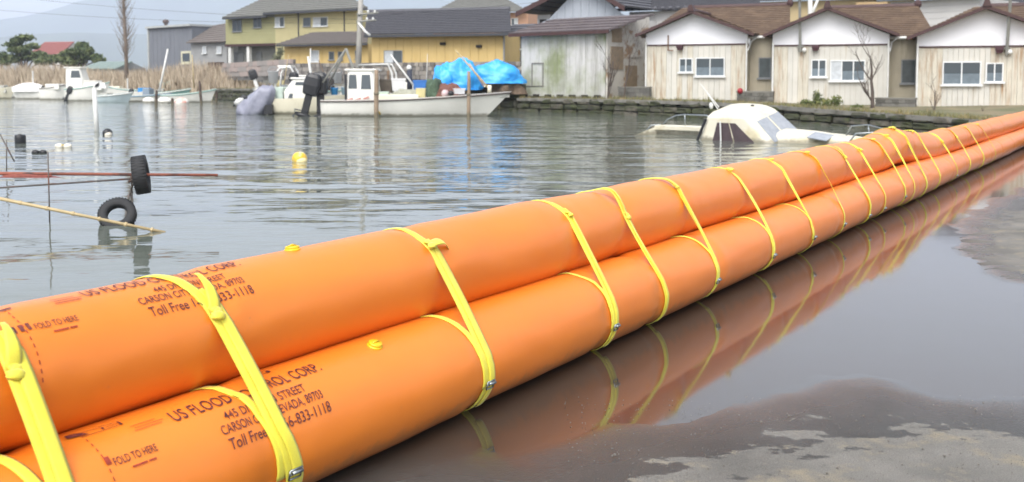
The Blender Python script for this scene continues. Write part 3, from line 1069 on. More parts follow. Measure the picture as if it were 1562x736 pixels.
F1, H1, W1, Z1 = row_house(985, 1140, 45.5, 43.6, 0.80, 68.5, (1058, 19), (1050, 1205, 14), lambda u: u < .22 or u > .82 or (random.random() < .25 and u < .5),
    'left one of three gabled cream row houses, beside the tall blank shed',
    [(1036, 89, 1057, 111), (1061, 88, 1106, 117)])
F2, H2, W2, Z2 = row_house(1178, 1356, 42.0, 40.4, 0.66, 69, (1263, 14), (1268, 1400, 14), lambda u: u < .3 and random.random() < .8,
    'middle one of three gabled cream row houses, behind the bare tree',
    [(1237, 91, 1261, 118, dict(curtain=())), (1266, 92, 1320, 124, dict(panes=3, curtain=(0,)))])
F3, H3, W3, Z3 = row_house(1398, 1612, 38.8, 37.0, 0.55, 71, (1504, 12), (1500, 1700, 12), lambda u: u < .2 or u > .52,
    'right one of three gabled cream row houses, cut by the right picture edge',
    [(1437, 94, 1497, 130), (1503, 96, 1531, 126)])
# narrow windows in the recesses between the houses
window(F1, H1, 1157, 88, 1177, 120, frame=DARKALU, panes=1, y=.74, sill=True, glass=DARK_WIN)
window(F2, H2, 1374, 91, 1398, 128, frame=DARKALU, panes=1, y=.74, sill=True, glass=DARK_WIN)
# vent hoods, meters, brackets on the fronts
VENT = M('dark_red_vent', '4a2a30', 0.5, 0.15, 8, k=0.8)
for F, H, x, y in ((F1, H1, 1038, 72), (F2, H2, 1244, 73), (F3, H3, 1524, 76)):
    lx, lz = F.loc(x, y)
    mb = MB()
    mb.bx(lx - .14, lx + .14, -.24, .0, lz - .02, lz + .1)
    mb.prism([(lx - .14, -.22, lz - .02), (lx + .14, -.22, lz - .02), (lx + .09, -.2, lz - .14), (lx - .09, -.2, lz - .14)], (0, .2, 0))
    mb.build('vent_hood', VENT, H)
lx, lz = F1.loc(1020, 66)
MB().tube([(lx, -.1, lz - .35), (lx, -.1, lz + .35)], .03, 6).tube([(lx, -.1, lz - .33), (lx + .25, -.1, lz - .36)], .03, 6).build('vent_pipe', M('rusty_pipe', '8a6a50', 0.7, 0.2, 6, k=0.7), H1)
for F, H, x, y in ((F2, H2, 1227, 77), (F3, H3, 1540, 80)):
    lx, lz = F.loc(x, y)
    MB().ell((lx, -.12, lz), (.1, .1, .1), 10, 7).build('wall_lamp', PIPE, H, True)

# thin grey antenna poles fixed to the fronts
def wall_pole(F, x0, y0, x1, y1, label, arms=()):
    ax, az = F.loc(x0, y0)
    bx_, bz = F.loc(x1, y1)
    q = F.o + F.d * bx_ - F.n * 0.12
    o = thing('antenna_pole', label, 'pole', (q.x, q.y, F.z0 + bz), F.rz)
    MB().tube([(0, 0, 0), (ax - bx_, -.45, az - bz)], .058, 8).build('mast', STEEL_DK, o)
    MB().bx(-.12, .12, -.02, .12, .2, .28).build('bracket', STEEL_DK, o)
    for h, ln in arms:
        MB().tube([(-ln, -.45, az - bz - h), (ln, -.45, az - bz - h + .05)], .02, 6).build('cross_arm', STEEL_DK, o)
wall_pole(F2, 1221, -20, 1221, 80, 'thin grey antenna pole fixed to the front of the middle row house', ((.6, .3),))
wall_pole(F3, 1540, -12, 1535, 84, 'thin grey pole fixed to the front of the right row house')
def sphere_thing(name, label, cat, p, r, mat, group=None):
    o = MB().ell((0, 0, 0), (r, r, r), 14, 10).build(name, mat, None, True)
    o.location = p
    return tag(o, label, cat, group)
# low block walls in front of and between the houses
BLOCK = [M('grey_block', '87857e', 0.9, 0.12, 3, stains=('66645a', 2, .5, .65), k=.68, bump=.3),
         M('grey_block_dark', '787670', 0.9, 0.12, 3, stains=('5a584f', 2, .5, .65), k=.66, bump=.3)]
def block_wall(label, x0, y0, x1, y1, Y0, Y1, rows, cols):
    a, b = P(x0, y1, Y0), P(x1, y1, Y1)
    F = Facade(x0, Y0, x1, Y1, a.z)
    H = P(x0, y0, Y0).z - a.z
    o = F.thing('block_wall', label, 'wall', 'low concrete block walls by the row houses')
    MB().bx(.02, F.len - .02, .03, .17, -.5, H - .02).build('mortar', FOUND_DK, o)
    MB().bx(-.01, F.len + .01, -.02, .22, H - .02, H + .05).build('coping', FOUND, o)
    protos = {}
    for r in range(rows):
        for c in range(cols + r % 2):
            w = F.len / cols
            xa = max(0, (c - .5 * (r % 2)) * w)
            xb = min(F.len, (c + 1 - .5 * (r % 2)) * w)
            h = H / rows
            half = (xb - xa) < w * .7
            mt = BLOCK[random.random() < .4]
            k = (half, mt.name)
            if k not in protos:
                q = MB().bx(0, xb - xa - .012, 0, .2, 0, h - .03).build('block', mt, o)
                protos[k] = q
            else:
                q = protos[k].copy()
                COL.objects.link(q)
                q.parent = o
            q.location = (xa + .006, random.uniform(-.006, .006), r * h)
    return o
block_wall('mossy grey block wall at the left corner of the left row house', 943, 134, 990, 160, 46.5, 45.0, 4, 5)
block_wall('grey block wall closing the gap between the left and middle row houses', 1124, 141, 1180, 164, 42.6, 41.8, 4, 6)
block_wall('grey block wall closing the gap between the middle and right row houses', 1336, 151, 1398, 174, 39.3, 38.4, 4, 6)
p = P(1129, 139, 42.5)
sphere_thing('float_ball', 'dark red ball float on the end of the block wall beside the left row house', 'float', p, .125, M('red_float', 'a3202c', .45, .15, 8, k=.8))

# ---- tall shed with a mossy blank wall and lean-to roof, and the big white house above it
MOSSWALL = M('mossy_plaster', 'd8d7d4', 0.85, 0.08, 1.0, stains=('8f996c', 0.5, 0.42, 0.64), streak=('94938a', .46, .72), k=.78, sfine=2.5)
PATCHW = M('patched_white_wall', 'd9d5cc', 0.85, 0.1, 1.5, stains=('a8896a', 1.3, .54, .62), k=.8)
TILE_GR = M('dark_grey_tile', '5d5d63', 0.7, 0.15, 4, k=0.75)
LEANROOF = M('lean_to_roof', '6c6365', .8, .15, 2, streak=('7d7370', .5, .7), k=.75)
GREYBOARD = M('grey_gable_cladding', 'b4bac4', .7, .05, 1.5, streak=('9ba1ac', .55, .8), k=.8)
F = Facade(795, 50.5, 923, 47.0, 0.9)
o = F.thing('shed', 'tall blank shed with green moss stains on its grey wall and a dark lean-to roof', 'shed')
W = F.len
_, zt = F.loc(858, 50)
MB().bx(0, W, .05, 4, -.1, zt).build('core_wall', MOSSWALL, o)
n = 9
for i in range(n):
    MB().bx(W * i / n + .006, W * (i + 1) / n - .006, random.uniform(0, .015), .06, 0, zt - random.uniform(0, .05)).build('panel', MOSSWALL, o)
_, zr = F.loc(870, 34, 1.6)
tiled_slope((-.5, -.4, zt - .02), (W + .5, -.4, zt - .02), (W + 1.25, 2.2, zr + .2), (.4, 2.2, zr + .2), 5, LEANROOF, o, 'roof', .1)
MB().bx(-.5, W + .5, -.44, -.36, zt - .14, zt + .02).build('eave_board', BROWN_TRIM, o)
MB().bx(-.04, W + .04, -.06, 4, -.55, -.06).build('foundation', FOUND, o)
# side wall facing right, patched
mb = MB()
mb.prism([(W + .02, .05, -.1), (W + .02, 3.6, -.1), (W + .02, 3.6, zr + .2), (W + .02, 1.8, zr), (W + .02, .05, zt - .1)], (.08, 0, 0))
mb.build('side_wall', PATCHW, o)
for (u, v, a, b) in ((.3, 1.3, 1.3, 2.4), (1.5, 2.5, .3, 1.5), (.4, 1.2, 2.6, 3.3), (1.7, 2.9, 1.9, 3.1)):
    MB().bx(W + .1, W + .14, u, v, a, b).build('patch', PATCHW if random.random() < .5 else M('brown_patch', 'a8957c', .85, .2, 4, k=.7), o)
for i in range(7):
    x = W * (.02 + .145 * i)
    MB().bx(x, x + .38, -.10, -.05, -.07, .07).build('base_vent', M('dark_opening', '2a2723', .9, .2, 4), o)
# an old door outline in the blank wall
x0, z0_ = F.loc(811, 131)
x1, z1_ = F.loc(829, 96)
mb = MB()
for a, b, c, d in ((x0, x1, z1_ - .05, z1_), (x0, x0 + .06, z0_, z1_), (x1 - .06, x1, z0_, z1_), (x0 - .6, x1, z0_ - .03, z0_), (x0 - .7, x1 + .4, z0_ - .62, z0_ - .58)):
    mb.bx(a, b, -.03, .0, c, d)
mb.build('door_frame', M('weathered_wood', '8d8a84', .85, .15, 5, k=.75), o)

F = Facade(826, 55.0, 962, 51.6, 0.9)
o = F.thing('gabled_house', 'tall house with a pale grey gable and brown barge boards, above the mossy shed', 'house')
W = F.len
_, ze = F.loc(890, 32)
px_, pz = F.loc(893, -28)
MB().bx(0, W, .06, 8, -.2, ze).build('wall', M('white_wall', 'dad9d8', .8, .06, 1, streak=('bdbab4', .55, .75), k=.82), o)
nb = 11
for i in range(nb):
    xa, xb = W * i / nb, W * (i + 1) / nb
    za = lambda x: pz - abs(x - px_) * (pz - ze + .2) / (W / 2)
    MB().prism([(xa + .008, 0, ze - 1.2), (xb - .008, 0, ze - 1.2), (xb - .008, 0, max(ze, za(xb))), (xa + .008, 0, max(ze, za(xa)))], (0, .08, 0)).build('cladding_board', GREYBOARD, o)
for xe, ye in ((797, 21), (962, 12)):
    ex, ez = F.loc(xe, ye)
    tiled_slope((ex, -.6, ez), (ex, 7, ez), (px_, 7, pz), (px_, -.6, pz), 8, TILE_GR, o, 'roof', .1)
    MB().prism([(ex, -.66, ez + .04), (px_, -.66, pz + .04), (px_, -.66, pz - .22), (ex, -.66, ez - .22)], (0, .06, 0)).build('barge_board', BROWN_TRIM, o)
x0, z0_ = F.loc(804, 40)
x1, z1_ = F.loc(824, 21)
MB().bx(x0, x1, 1.0, 2.0, z0_ - .1, z1_).build('side_annex', M('white_wall', 'dad9d8'), o)
MB().bx(x0 + .2, x1 - .25, .95, 1.0, z0_ + .15, z0_ + .4).build('annex_opening', M('dark_opening', '2a2723'), o)

F = Facade(961, 54.5, 1060, 52.8, 0.9)
o = F.thing('white_house', 'plain white walled house with a dark tiled roof, right of the grey gable', 'house')
W = F.len
_, zt = F.loc(1010, 17)
MB().bx(0, W + 2.0, .03, 7, -.2, zt).build('wall', M('white_wall', 'dad9d8'), o)
x1, zm = F.loc(985, 78)
nb = 8
for i in range(nb):
    MB().bx(1.6 * i / nb + .01, 1.6 * (i + 1) / nb - .01, -.03, .03, -.2, zm + .3).build('cladding_board', M('blue_grey_cladding', '8e9aa2', .7, .08, 2, streak=('a9b0b4', .5, .75), k=.75), o)
_, zr = F.loc(1060, -6, 3)
tiled_slope((-.6, -.5, zt), (W + 3.6, -.5, zt), (W + 2.5, 3.0, zr), (.2, 3.0, zr), 10, TILE_GR, o, 'roof', .12)
et = MB().ell((0, 0, 0), (.13, .13, .1), 8, 5).build('eave_tile', TILE_GR, o, True)
for i in range(13):
    q = et if i == 0 else et.copy()
    if i:
        COL.objects.link(q)
        q.parent = o
    q.location = (-.5 + i * .42, -.5, zt + .1)
MB().tube([(.02, -.08, 0), (.02, -.08, zt)], .05, 8).build('downspout', PIPE, o)

# ---- houses farther back
BEIGE = M('beige_wall', 'cbb78d', .8, .06, 1, k=.78)
F = Facade(1148, 70, 1392, 66, 1.0)
o = F.thing('house', 'beige building behind the row houses, showing between the first two gables', 'house')
_, zt = F.loc(1250, 1)
MB().bx(0, F.len, 0, 6, 0, zt).build('wall', BEIGE, o)
tiled_slope((-.6, -.6, zt), (F.len + .6, -.6, zt), (F.len, 3, zt + 1.4), (0, 3, zt + 1.4), 8, TILE_GR, o, 'roof', .12)
x0, z0_ = F.loc(1306, 12)
x1, z1_ = F.loc(1354, 3)
MB().bx(x0, x1, -.35, 0, z0_ - .3, z1_).build('balcony', M('balcony_tan', 'e0c08e', .7, .08, 2, k=.8), o)
F = Facade(1356, 62, 1492, 58, 1.0)
o = F.thing('house', 'pale grey walled house behind the gap between middle and right row houses', 'house')
_, zt = F.loc(1420, 0)
MB().bx(0, F.len, 0, 6, 0, zt).build('wall', M('grey_white_siding', 'd2d0ce', .8, .05, 1, k=.8), o)
for i in range(6):
    MB().bx(0, F.len, -.03, 0, zt - .38 * (i + 1), zt - .38 * i - .03).build('siding_board', M('grey_white_siding', 'd2d0ce'), o)
tiled_slope((-.6, -.6, zt), (F.len + .6, -.6, zt), (F.len, 3, zt + 1.6), (0, 3, zt + 1.6), 8, M('slate_blue_roof', '77808a', .7, .1, 3, k=.75), o, 'roof', .12)
F = Facade(1515, 64, 1640, 61, 1.0)
o = F.thing('house', 'dark roofed house at the right picture edge behind the right row house', 'house')
_, zt = F.loc(1560, 8)
MB().bx(0, F.len, 0, 6, 0, zt).build('wall', M('grey_white_siding', 'd2d0ce'), o)
tiled_slope((-.6, -.6, zt), (F.len + .6, -.6, zt), (F.len, 3, zt + .8), (0, 3, zt + .8), 6, TILE_GR, o, 'roof', .12)

# ---- long yellow building
YEL = M('yellow_wall', 'dcbf80', .8, .05, 1.0, streak=('d0b06c', .5, .8), k=.8)
F = Facade(567, 64.5, 769, 62.0, 1.4)
o = F.thing('yellow_building', 'long low yellow building with a wide dark grey tiled roof', 'building')
W = F.len
_, zt = F.loc(668, 53)
MB().bx(0, W, .05, 8, 0, zt).build('wall', YEL, o)
for i in range(16):
    MB().bx(W * i / 16 + .008, W * (i + 1) / 16 - .008, random.uniform(0, .012), .05, 0, zt).build('wall_panel', YEL, o)
_, zr = F.loc(668, 17, 3.6)
x_l, _ = F.loc(561, 17, 3.6)
x_r, _ = F.loc(778, 18, 3.6)
e_l, _ = F.loc(556, 52, -.6)
e_r, _ = F.loc(780, 51, -.6)
tiled_slope((e_l, -.6, zt), (e_r, -.6, zt), (x_r, 3.6, zr), (x_l, 3.6, zr), 14, TILE_GR, o, 'roof', .14)
MB().tube([(x_l, 3.6, zr + .05), (x_r, 3.6, zr + .05)], .14, 8).build('ridge', TILE_GR, o)
MB().bx(e_l, e_r, -.72, -.58, zt - .16, zt + .0).build('gutter', M('dark_gutter', '35373c', .5, .1, 3), o)
MB().tube([(W + .02, -.1, 0), (W + .02, -.1, zt)], .06, 8).build('downspout', DARKALU, o)
window(F, o, 586, 77, 614, 97, frame=DARKALU, panes=2, curtain=(0,))
for x, y in ((676, 67), (731, 71)):
    lx, lz = F.loc(x, y)
    MB().bx(lx - .18, lx + .18, -.15, 0, lz - .09, lz + .09).build('wall_vent', M('dark_opening', '2a2723'), o)

# ---- green house, two storeys with a hipped roof, and its yellow wing
GREEN = M('olive_siding', 'b0ad80', .8, .05, 1.0, k=.75)
GREEN2 = M('straw_siding', 'cbc193', .8, .05, 1.0, k=.78)
TILE_MID = M('mid_grey_tile', '84847f', .8, .12, 3, k=.75)
F = Facade(345, 90, 545, 82, 1.0)
o = F.thing('green_house', 'two storey olive green house with a grey hipped roof', 'house')
W = F.len
_, z1_ = F.loc(445, 67)
_, ztl = F.loc(385, 27)
_, ztr = F.loc(480, 18)
xm, _ = F.loc(420, 40)
MB().bx(0, xm, .05, 8, z1_, ztl).build('wall', GREEN, o)
MB().bx(xm, W, .0, 8, 0, ztr).build('wall', GREEN2, o)
MB().bx(.6, xm, .9, 8, 0, z1_).build('ground_floor_wall', M('grey_porch_wall', '8b8c86', .85, .15, 1, k=.7), o)
MB().bx(-.05, xm + .05, -.1, .05, z1_ - .12, z1_ + .08).build('floor_band', BROWN_TRIM, o)
for i in range(9):
    zz = z1_ + .1 + (ztl - z1_ - .1) * i / 9
    MB().bx(.01, xm - .01, .0, .05, zz, zz + (ztl - z1_) / 9 - .025).build('siding_board', GREEN, o)
for i in range(14):
    zz = z1_ - .3 + (ztr - z1_ + .3) * i / 14
    MB().bx(xm + .02, W - .01, -.045, 0, zz, zz + (ztr - z1_ + .3) / 14 - .025).build('siding_board', GREEN2, o)
for px_ in (350, 378):
    x, _ = F.loc(px_, 90)
    MB().bx(x - .16, x + .16, .02, .34, 0, z1_ - .1).build('porch_post', PIPE, o)
for x0, x1 in ((357, 372), (392, 400)):
    a, _ = F.loc(x0, 90, .9)
    b, _ = F.loc(x1, 90, .9)
    MB().bx(a, b, .82, .9, 0, z1_ - .6).build('door', M('grey_door', '777a7a', .6, .1, 2, k=.7), o)
_, rz_ = F.loc(440, -6, 3.5)
hx0, _ = F.loc(408, -2, 3.5)
hx1, _ = F.loc(520, -2, 3.5)
el, _ = F.loc(340, 27, -.7)
er, _ = F.loc(562, 17, -.7)
tiled_slope((el, -.7, ztl), (xm - .2, -.7, ztl), (hx0 + 1.2, 3.5, rz_), (hx0, 3.5, rz_), 10, TILE_MID, o, 'roof', .14)
tiled_slope((xm - .6, -.8, ztr), (er, -.8, ztr), (hx1, 3.5, rz_ + .1), (hx0 + .5, 3.5, rz_ + .1), 10, TILE_MID, o, 'roof', .14)
tiled_slope((el, 7.7, ztl), (el, -.7, ztl), (hx0, 3.5, rz_), (hx0, 3.5, rz_), 10, TILE_MID, o, 'hip_roof', .14)
mb = MB()
mb.bx(el, xm - .3, -.8, -.68, ztl - .14, ztl + .02)
mb.bx(xm - .6, er, -.92, -.78, ztr - .16, ztr)
mb.build('gutter', M('dark_gutter', '35373c'), o)
window(F, o, 355, 30, 369, 49, frame=DARKALU, panes=2)
window(F, o, 387, 27, 399, 43, frame=DARKALU, panes=2)
window(F, o, 420, 26, 434, 42, frame=ALU, panes=2, y=-.04, curtain=(0,))
window(F, o, 463, 27, 474, 41, frame=DARKALU, panes=1, y=-.04)
window(F, o, 478, 26, 500, 41, frame=ALU, panes=2, y=-.04, curtain=(0,))
for px_ in (456, 526):
    x, _ = F.loc(px_, 40)
    MB().bx(x - .05, x + .05, -.1, -.045, z1_ - .4, ztr).build('downspout', M('dark_gutter', '35373c'), o)
F = Facade(434, 77, 562, 74, 1.0)
o = F.thing('house_wing', 'single storey yellow wing with a low brown grey roof, in front of the green house', 'house')
_, zt = F.loc(500, 68)
MB().bx(0, F.len, .05, 5, 0, zt).build('wall', YEL, o)
for i in range(11):
    MB().bx(F.len * i / 11 + .008, F.len * (i + 1) / 11 - .008, 0, .05, 0, zt).build('wall_panel', YEL, o)
_, zr = F.loc(500, 50, 2.6)
xl, _ = F.loc(478, 50, 2.6)
xr, _ = F.loc(562, 49, 2.6)
tiled_slope((-.3, -.6, zt), (F.len + .3, -.6, zt), (xr, 2.6, zr), (xl, 2.6, zr), 8, M('brown_grey_tile', '77706c', .8, .12, 3, k=.75), o, 'roof', .12)
MB().bx(-.3, F.len + .3, -.7, -.58, zt - .14, zt).build('gutter', M('dark_gutter', '35373c'), o)
window(F, o, 474, 77, 487, 95, frame=ALU, panes=1, curtain=(0,))
window(F, o, 502, 79, 510, 92, frame=DARKALU, panes=1)
window(F, o, 516, 79, 523, 92, frame=DARKALU, panes=1)
window(F, o, 560 - 18, 77, 560 - 9, 91, frame=DARKALU, panes=1)

# ---- salmon house, slate sheds, warehouse
F = Facade(655, 94, 806, 90, 1.4)
o = F.thing('house', 'salmon walled house with a broad grey hipped roof, behind the yellow building', 'house')
_, zt = F.loc(730, 21)
MB().bx(.4, F.len - .1, .1, 8, 0, zt).build('wall', M('salmon_wall', 'd6a98c', .8, .06, 1, k=.78), o)
_, zr = F.loc(720, -4, 5)
a, _ = F.loc(706, -4, 5)
b, _ = F.loc(762, -4, 5)
e1, _ = F.loc(656, 17, -.8)
e2, _ = F.loc(805, 21, -.8)
tiled_slope((e1, -.8, zt), (e2, -.8, zt), (b, 5, zr), (a, 5, zr), 11, TILE_MID, o, 'roof', .15)
tiled_slope((e1, 9, zt), (e1, -.8, zt), (a, 5, zr), (a - .2, 5, zr), 8, TILE_MID, o, 'hip_roof', .15)
window(F, o, 780, 28, 790, 45, frame=ALU, panes=2, curtain=(1,))
F = Facade(770, 66, 796, 65.5, 1.4)
o = F.thing('shed', 'narrow slate grey shed in the gap between yellow building and mossy shed', 'shed')
_, zt = F.loc(782, 54)
MB().bx(0, F.len, .05, 4, 0, zt).build('wall', M('slate_cladding', '7d838c', .75, .1, 1, k=.7), o)
tiled_slope((-.2, -.4, zt), (F.len + .2, -.4, zt), (F.len + .2, 2, zt + .8), (-.2, 2, zt + .8), 4, TILE_GR, o, 'roof', .1)
MB().bx(-.1, F.len, -.06, .05, zt - 1.0, zt - .9).build('trim_band', ALU, o)
window(F, o, 774, 76, 793, 90, frame=DARKALU, panes=2, curtain=(1,))

SLATE = M('blue_grey_cladding_dark', '83878f', .75, .06, .8, streak=('767a84', .5, .8), k=.72)
F = Facade(228, 101, 294, 96, 0.8)
o = F.thing('warehouse', 'boxy dark blue grey warehouse with a white framed window, left of the green house', 'warehouse')
_, zl = F.loc(228, 44)
_, zr = F.loc(294, 40)
W = F.len
MB().prism([(0, .05, -.2), (W, .05, -.2), (W, .05, zr), (0, .05, zl)], (0, 7, 0)).build('wall', SLATE, o)
for i in range(10):
    xa, xb = W * i / 10, W * (i + 1) / 10
    MB().prism([(xa + .015, 0, -.2), (xb - .015, 0, -.2), (xb - .015, 0, zl + (zr - zl) * (i + 1) / 10 - .05), (xa + .015, 0, zl + (zr - zl) * i / 10 - .05)], (0, .05, 0)).build('cladding_board', SLATE, o)
MB().prism([(-.2, -.3, zl), (W + .1, -.3, zr), (W + .1, -.3, zr + .2), (-.2, -.3, zl + .2)], (0, 7.5, 0)).build('roof', M('pale_roof_edge', 'b9bcbb', .6, .08, 2, k=.8), o)
MB().bx(-.12, .12, -.12, .0, -.2, zl).build('corner_trim', M('pale_roof_edge', 'b9bcbb'), o)
x, z = F.loc(253, 38, 1)
MB().tube([(x, 1, z - .8), (x, 1, z + .2)], .16, 8).ell((x, 1, z + .3), (.33, .33, .26), 10, 6).build('roof_vent', M('rusty_vent', '6d5f5c', .7, .2, 5, k=.7), o)
window(F, o, 277, 78, 292, 98, frame=M('cream_frame', 'd8d4b8', .6, .06, 2, k=.8), panes=1, fw=.22)
F = Facade(291, 95, 346, 92, 0.8)
o = F.thing('shed', 'grey shed with a brown roof, between the dark warehouse and the green house', 'shed')
_, zt = F.loc(318, 66)
MB().bx(0, F.len, .05, 5, 0, zt).build('wall', M('grey_shed_wall', 'a7a8a8', .8, .08, 1, k=.75), o)
_, zr1 = F.loc(294, 41, 3)
_, zr2 = F.loc(340, 32, 3)
tiled_slope((-.1, -.4, zt), (F.len + .3, -.4, zt), (F.len + .3, 3, zr2), (0, 3, zr1), 9, M('brown_shed_roof', '7d7570', .8, .12, 2, k=.72), o, 'roof', .12)
window(F, o, 309, 71, 315, 82, frame=ALU, panes=1, curtain=(0,))
window(F, o, 331, 71, 338, 82, frame=ALU, panes=1, curtain=(0,))
x0, z0_ = F.loc(318, 108)
x1, z1_ = F.loc(341, 95)
MB().bx(x0, x1, -.06, .05, z0_, z1_).build('door', M('dark_brown_door', '5a473c', .8, .2, 3, k=.7), o)

def small_house(label, xl, xr, Y, y_base, y_eave, y_ridge, wall, roof, name='house'):
    zb = P(xl, y_base, Y).z
    F = Facade(xl, Y, xr, Y - 1, zb - 2)
    o = F.thing(name, label, name.replace('_', ' '))
    _, zt = F.loc((xl + xr) / 2, y_eave)
    _, zr = F.loc((xl + xr) / 2, y_ridge, 3)
    MB().bx(0, F.len, 0, 6, 0, zt).build('wall', wall, o)
    MB().prism([(F.len, 0, zt), (F.len, 6, zt), (F.len, 3, zr)], (.1, 0, 0)).build('gable', wall, o)
    tiled_slope((-.4, -.5, zt - .1), (F.len + .5, -.5, zt - .1), (F.len + .3, 3, zr), (0, 3, zr), 8, roof, o, 'roof', .15)
    return o
small_house('far house with a dull red roof among the pines at the left', 50, 92, 150, 92, 83, 65, M('white_wall', 'dad9d8'), M('dull_red_roof', 'a36a66', .8, .1, 2, k=.75))
small_house('low shed with a teal roof behind the reeds, left of the tall bare poplar', 128, 174, 115, 116, 105, 95, M('grey_shed_wall', 'a7a8a8'), M('teal_roof', 'a3b3af', .7, .1, 2, k=.75), 'shed')

# ---- walls along the bank
STONE = [M('stone_%d' % i, c, .9, .15, 3, k=.7, bump=.3) for i, c in enumerate(('a09a94', '8c8782', '7b7672', 'aaa39a'))]
def stone_wall(label, x0, y0, x1, y1, Y0, Y1, rows, cols, mats, name='stone_wall', piece='stone'):
    zb = P(x0, y1, Y0).z - .3
    F = Facade(x0, Y0, x1, Y1, zb)
    H = P(x0, y0, Y0).z - zb
    o = F.thing(name, label, 'wall')
    MB().bx(0, F.len, .06, .5, -.3, H - .02).build('backing', FOUND_DK, o)
    protos = {}
    for r in range(rows):
        for c in range(cols):
            m = random.choice(mats)
            if m.name not in protos:
                w, h = F.len / cols, H / rows
                mb = MB()
                mb.prism([(.015, 0, .01), (w * .5, 0, .0), (w - .015, 0, .012), (w - .008, 0, h * .55), (w - .018, 0, h - .018), (w * .45, 0, h - .01), (.02, 0, h - .015), (.006, 0, h * .4)], (0, .2, 0))
                q = mb.build(piece, m, o)
                protos[m.name] = q
            else:
                q = protos[m.name].copy()
                COL.objects.link(q)
                q.parent = o
            q.location = ((c - .5 * (r % 2) * .6 + .3) * F.len / cols, random.uniform(-.04, .04), r * H / rows)
    return o
stone_wall('grey stone retaining wall below the long yellow building', 432, 97, 794, 114, 61.0, 54.0, 4, 60, STONE)
stone_wall('pinkish block wall below the green house, behind the reeds', 338, 97, 440, 112, 84, 66, 3, 14, [M('pink_block', 'b9a8a0', .9, .1, 3, k=.72), M('pink_block_grey', 'aaa29c', .9, .1, 3, k=.72)], 'block_wall', 'block')

# mossy quay wall along the water on the right, built of rough stone courses
QM = [M('quay_stone_%d' % i, c, .95, .25, 4, stains=('4d5332', 2.2, .42, .62), k=.62, bump=.5) for i, c in enumerate(('6b665a', '5a584c', '7a7468', '4d4f3e'))]
def quay():
    o = thing('quay_wall', 'dark mossy stone quay wall along the water below the houses', 'wall', (0, 0, 0))
    pts = [(p, z) for (p, z), s in zip(SH, SHORE) if s[0] >= 330]
    seg = []
    for (a, za), (b, zb) in zip(pts[:-1], pts[1:]):
        L = (Vector((b.x, b.y)) - Vector((a.x, a.y))).length
        n = max(1, int(L / 0.75))
        for i in range(n):
            k = i / n
            seg.append((a.lerp(b, k), za + (zb - za) * (k if abs(za - zb) < .4 else round(k))))
    seg.append((pts[-1][0], pts[-1][1]))
    mb = MB()
    big, rest = [], []
    for i in range(len(seg) - 1):
        (a, za), (b, zb) = seg[i], seg[i + 1]
        d = Vector((b.x - a.x, b.y - a.y, 0))
        w = d.length
        d.normalize()
        nrm = Vector((d.y, -d.x, 0))
        H = za + .5
        for r in range(5):
            h = H / 5
            c = Vector((a.x, a.y, -.5 + h * r)) + d * random.uniform(-.12, .12) + nrm * (.30 - .05 * r + random.uniform(-.05, .07))
            m = MB()
            q = []
            for (u, v) in ((.03, .05), (.5, 0), (.97, .06), (1, .5), (.94, .96), (.5, 1), (.05, .94), (0, .5)):
                q.append(c + d * (u * w * random.uniform(.95, 1.05)) + Vector((0, 0, v * h * random.uniform(.9, 1.05))))
            ctr = sum(q, Vector()) / 8
            top = [p.lerp(ctr, .28) + nrm * random.uniform(.06, .13) for p in q]
            back = [p - nrm * .4 for p in q]
            vs = back + q + top
            fs = [tuple(range(16, 24))]
            for L0 in (0, 8):
                for k in range(8):
                    fs.append((L0 + k, L0 + (k + 1) % 8, L0 + 8 + (k + 1) % 8, L0 + 8 + k))
            if -.5 + h * (r + 1) > WATER_Z and a.x > 2:
                m.add(vs, fs)
                big.append(m)
            else:
                mb.add(vs, fs)
    big = big[-290:]
    for m in big:
        m.build('stone', random.choice(QM), o)
    kind(mb.build('stone_course', QM[1], o), 'stuff')
    # concrete coping along the top
    mc = MB()
    for i in range(len(seg) - 1):
        (a, za), (b, zb) = seg[i], seg[i + 1]
        if abs(za - zb) > .3:
            continue
        d = Vector((b.x - a.x, b.y - a.y, 0)).normalized()
        nrm = Vector((d.y, -d.x, 0))
        mc.prism([Vector((a.x, a.y, za)) + nrm * .22, Vector((b.x, b.y, zb)) + nrm * .22, Vector((b.x, b.y, zb)) - nrm * .5, Vector((a.x, a.y, za)) - nrm * .5], (0, 0, -.14))
    mc.build('coping', FOUND, o)
quay()

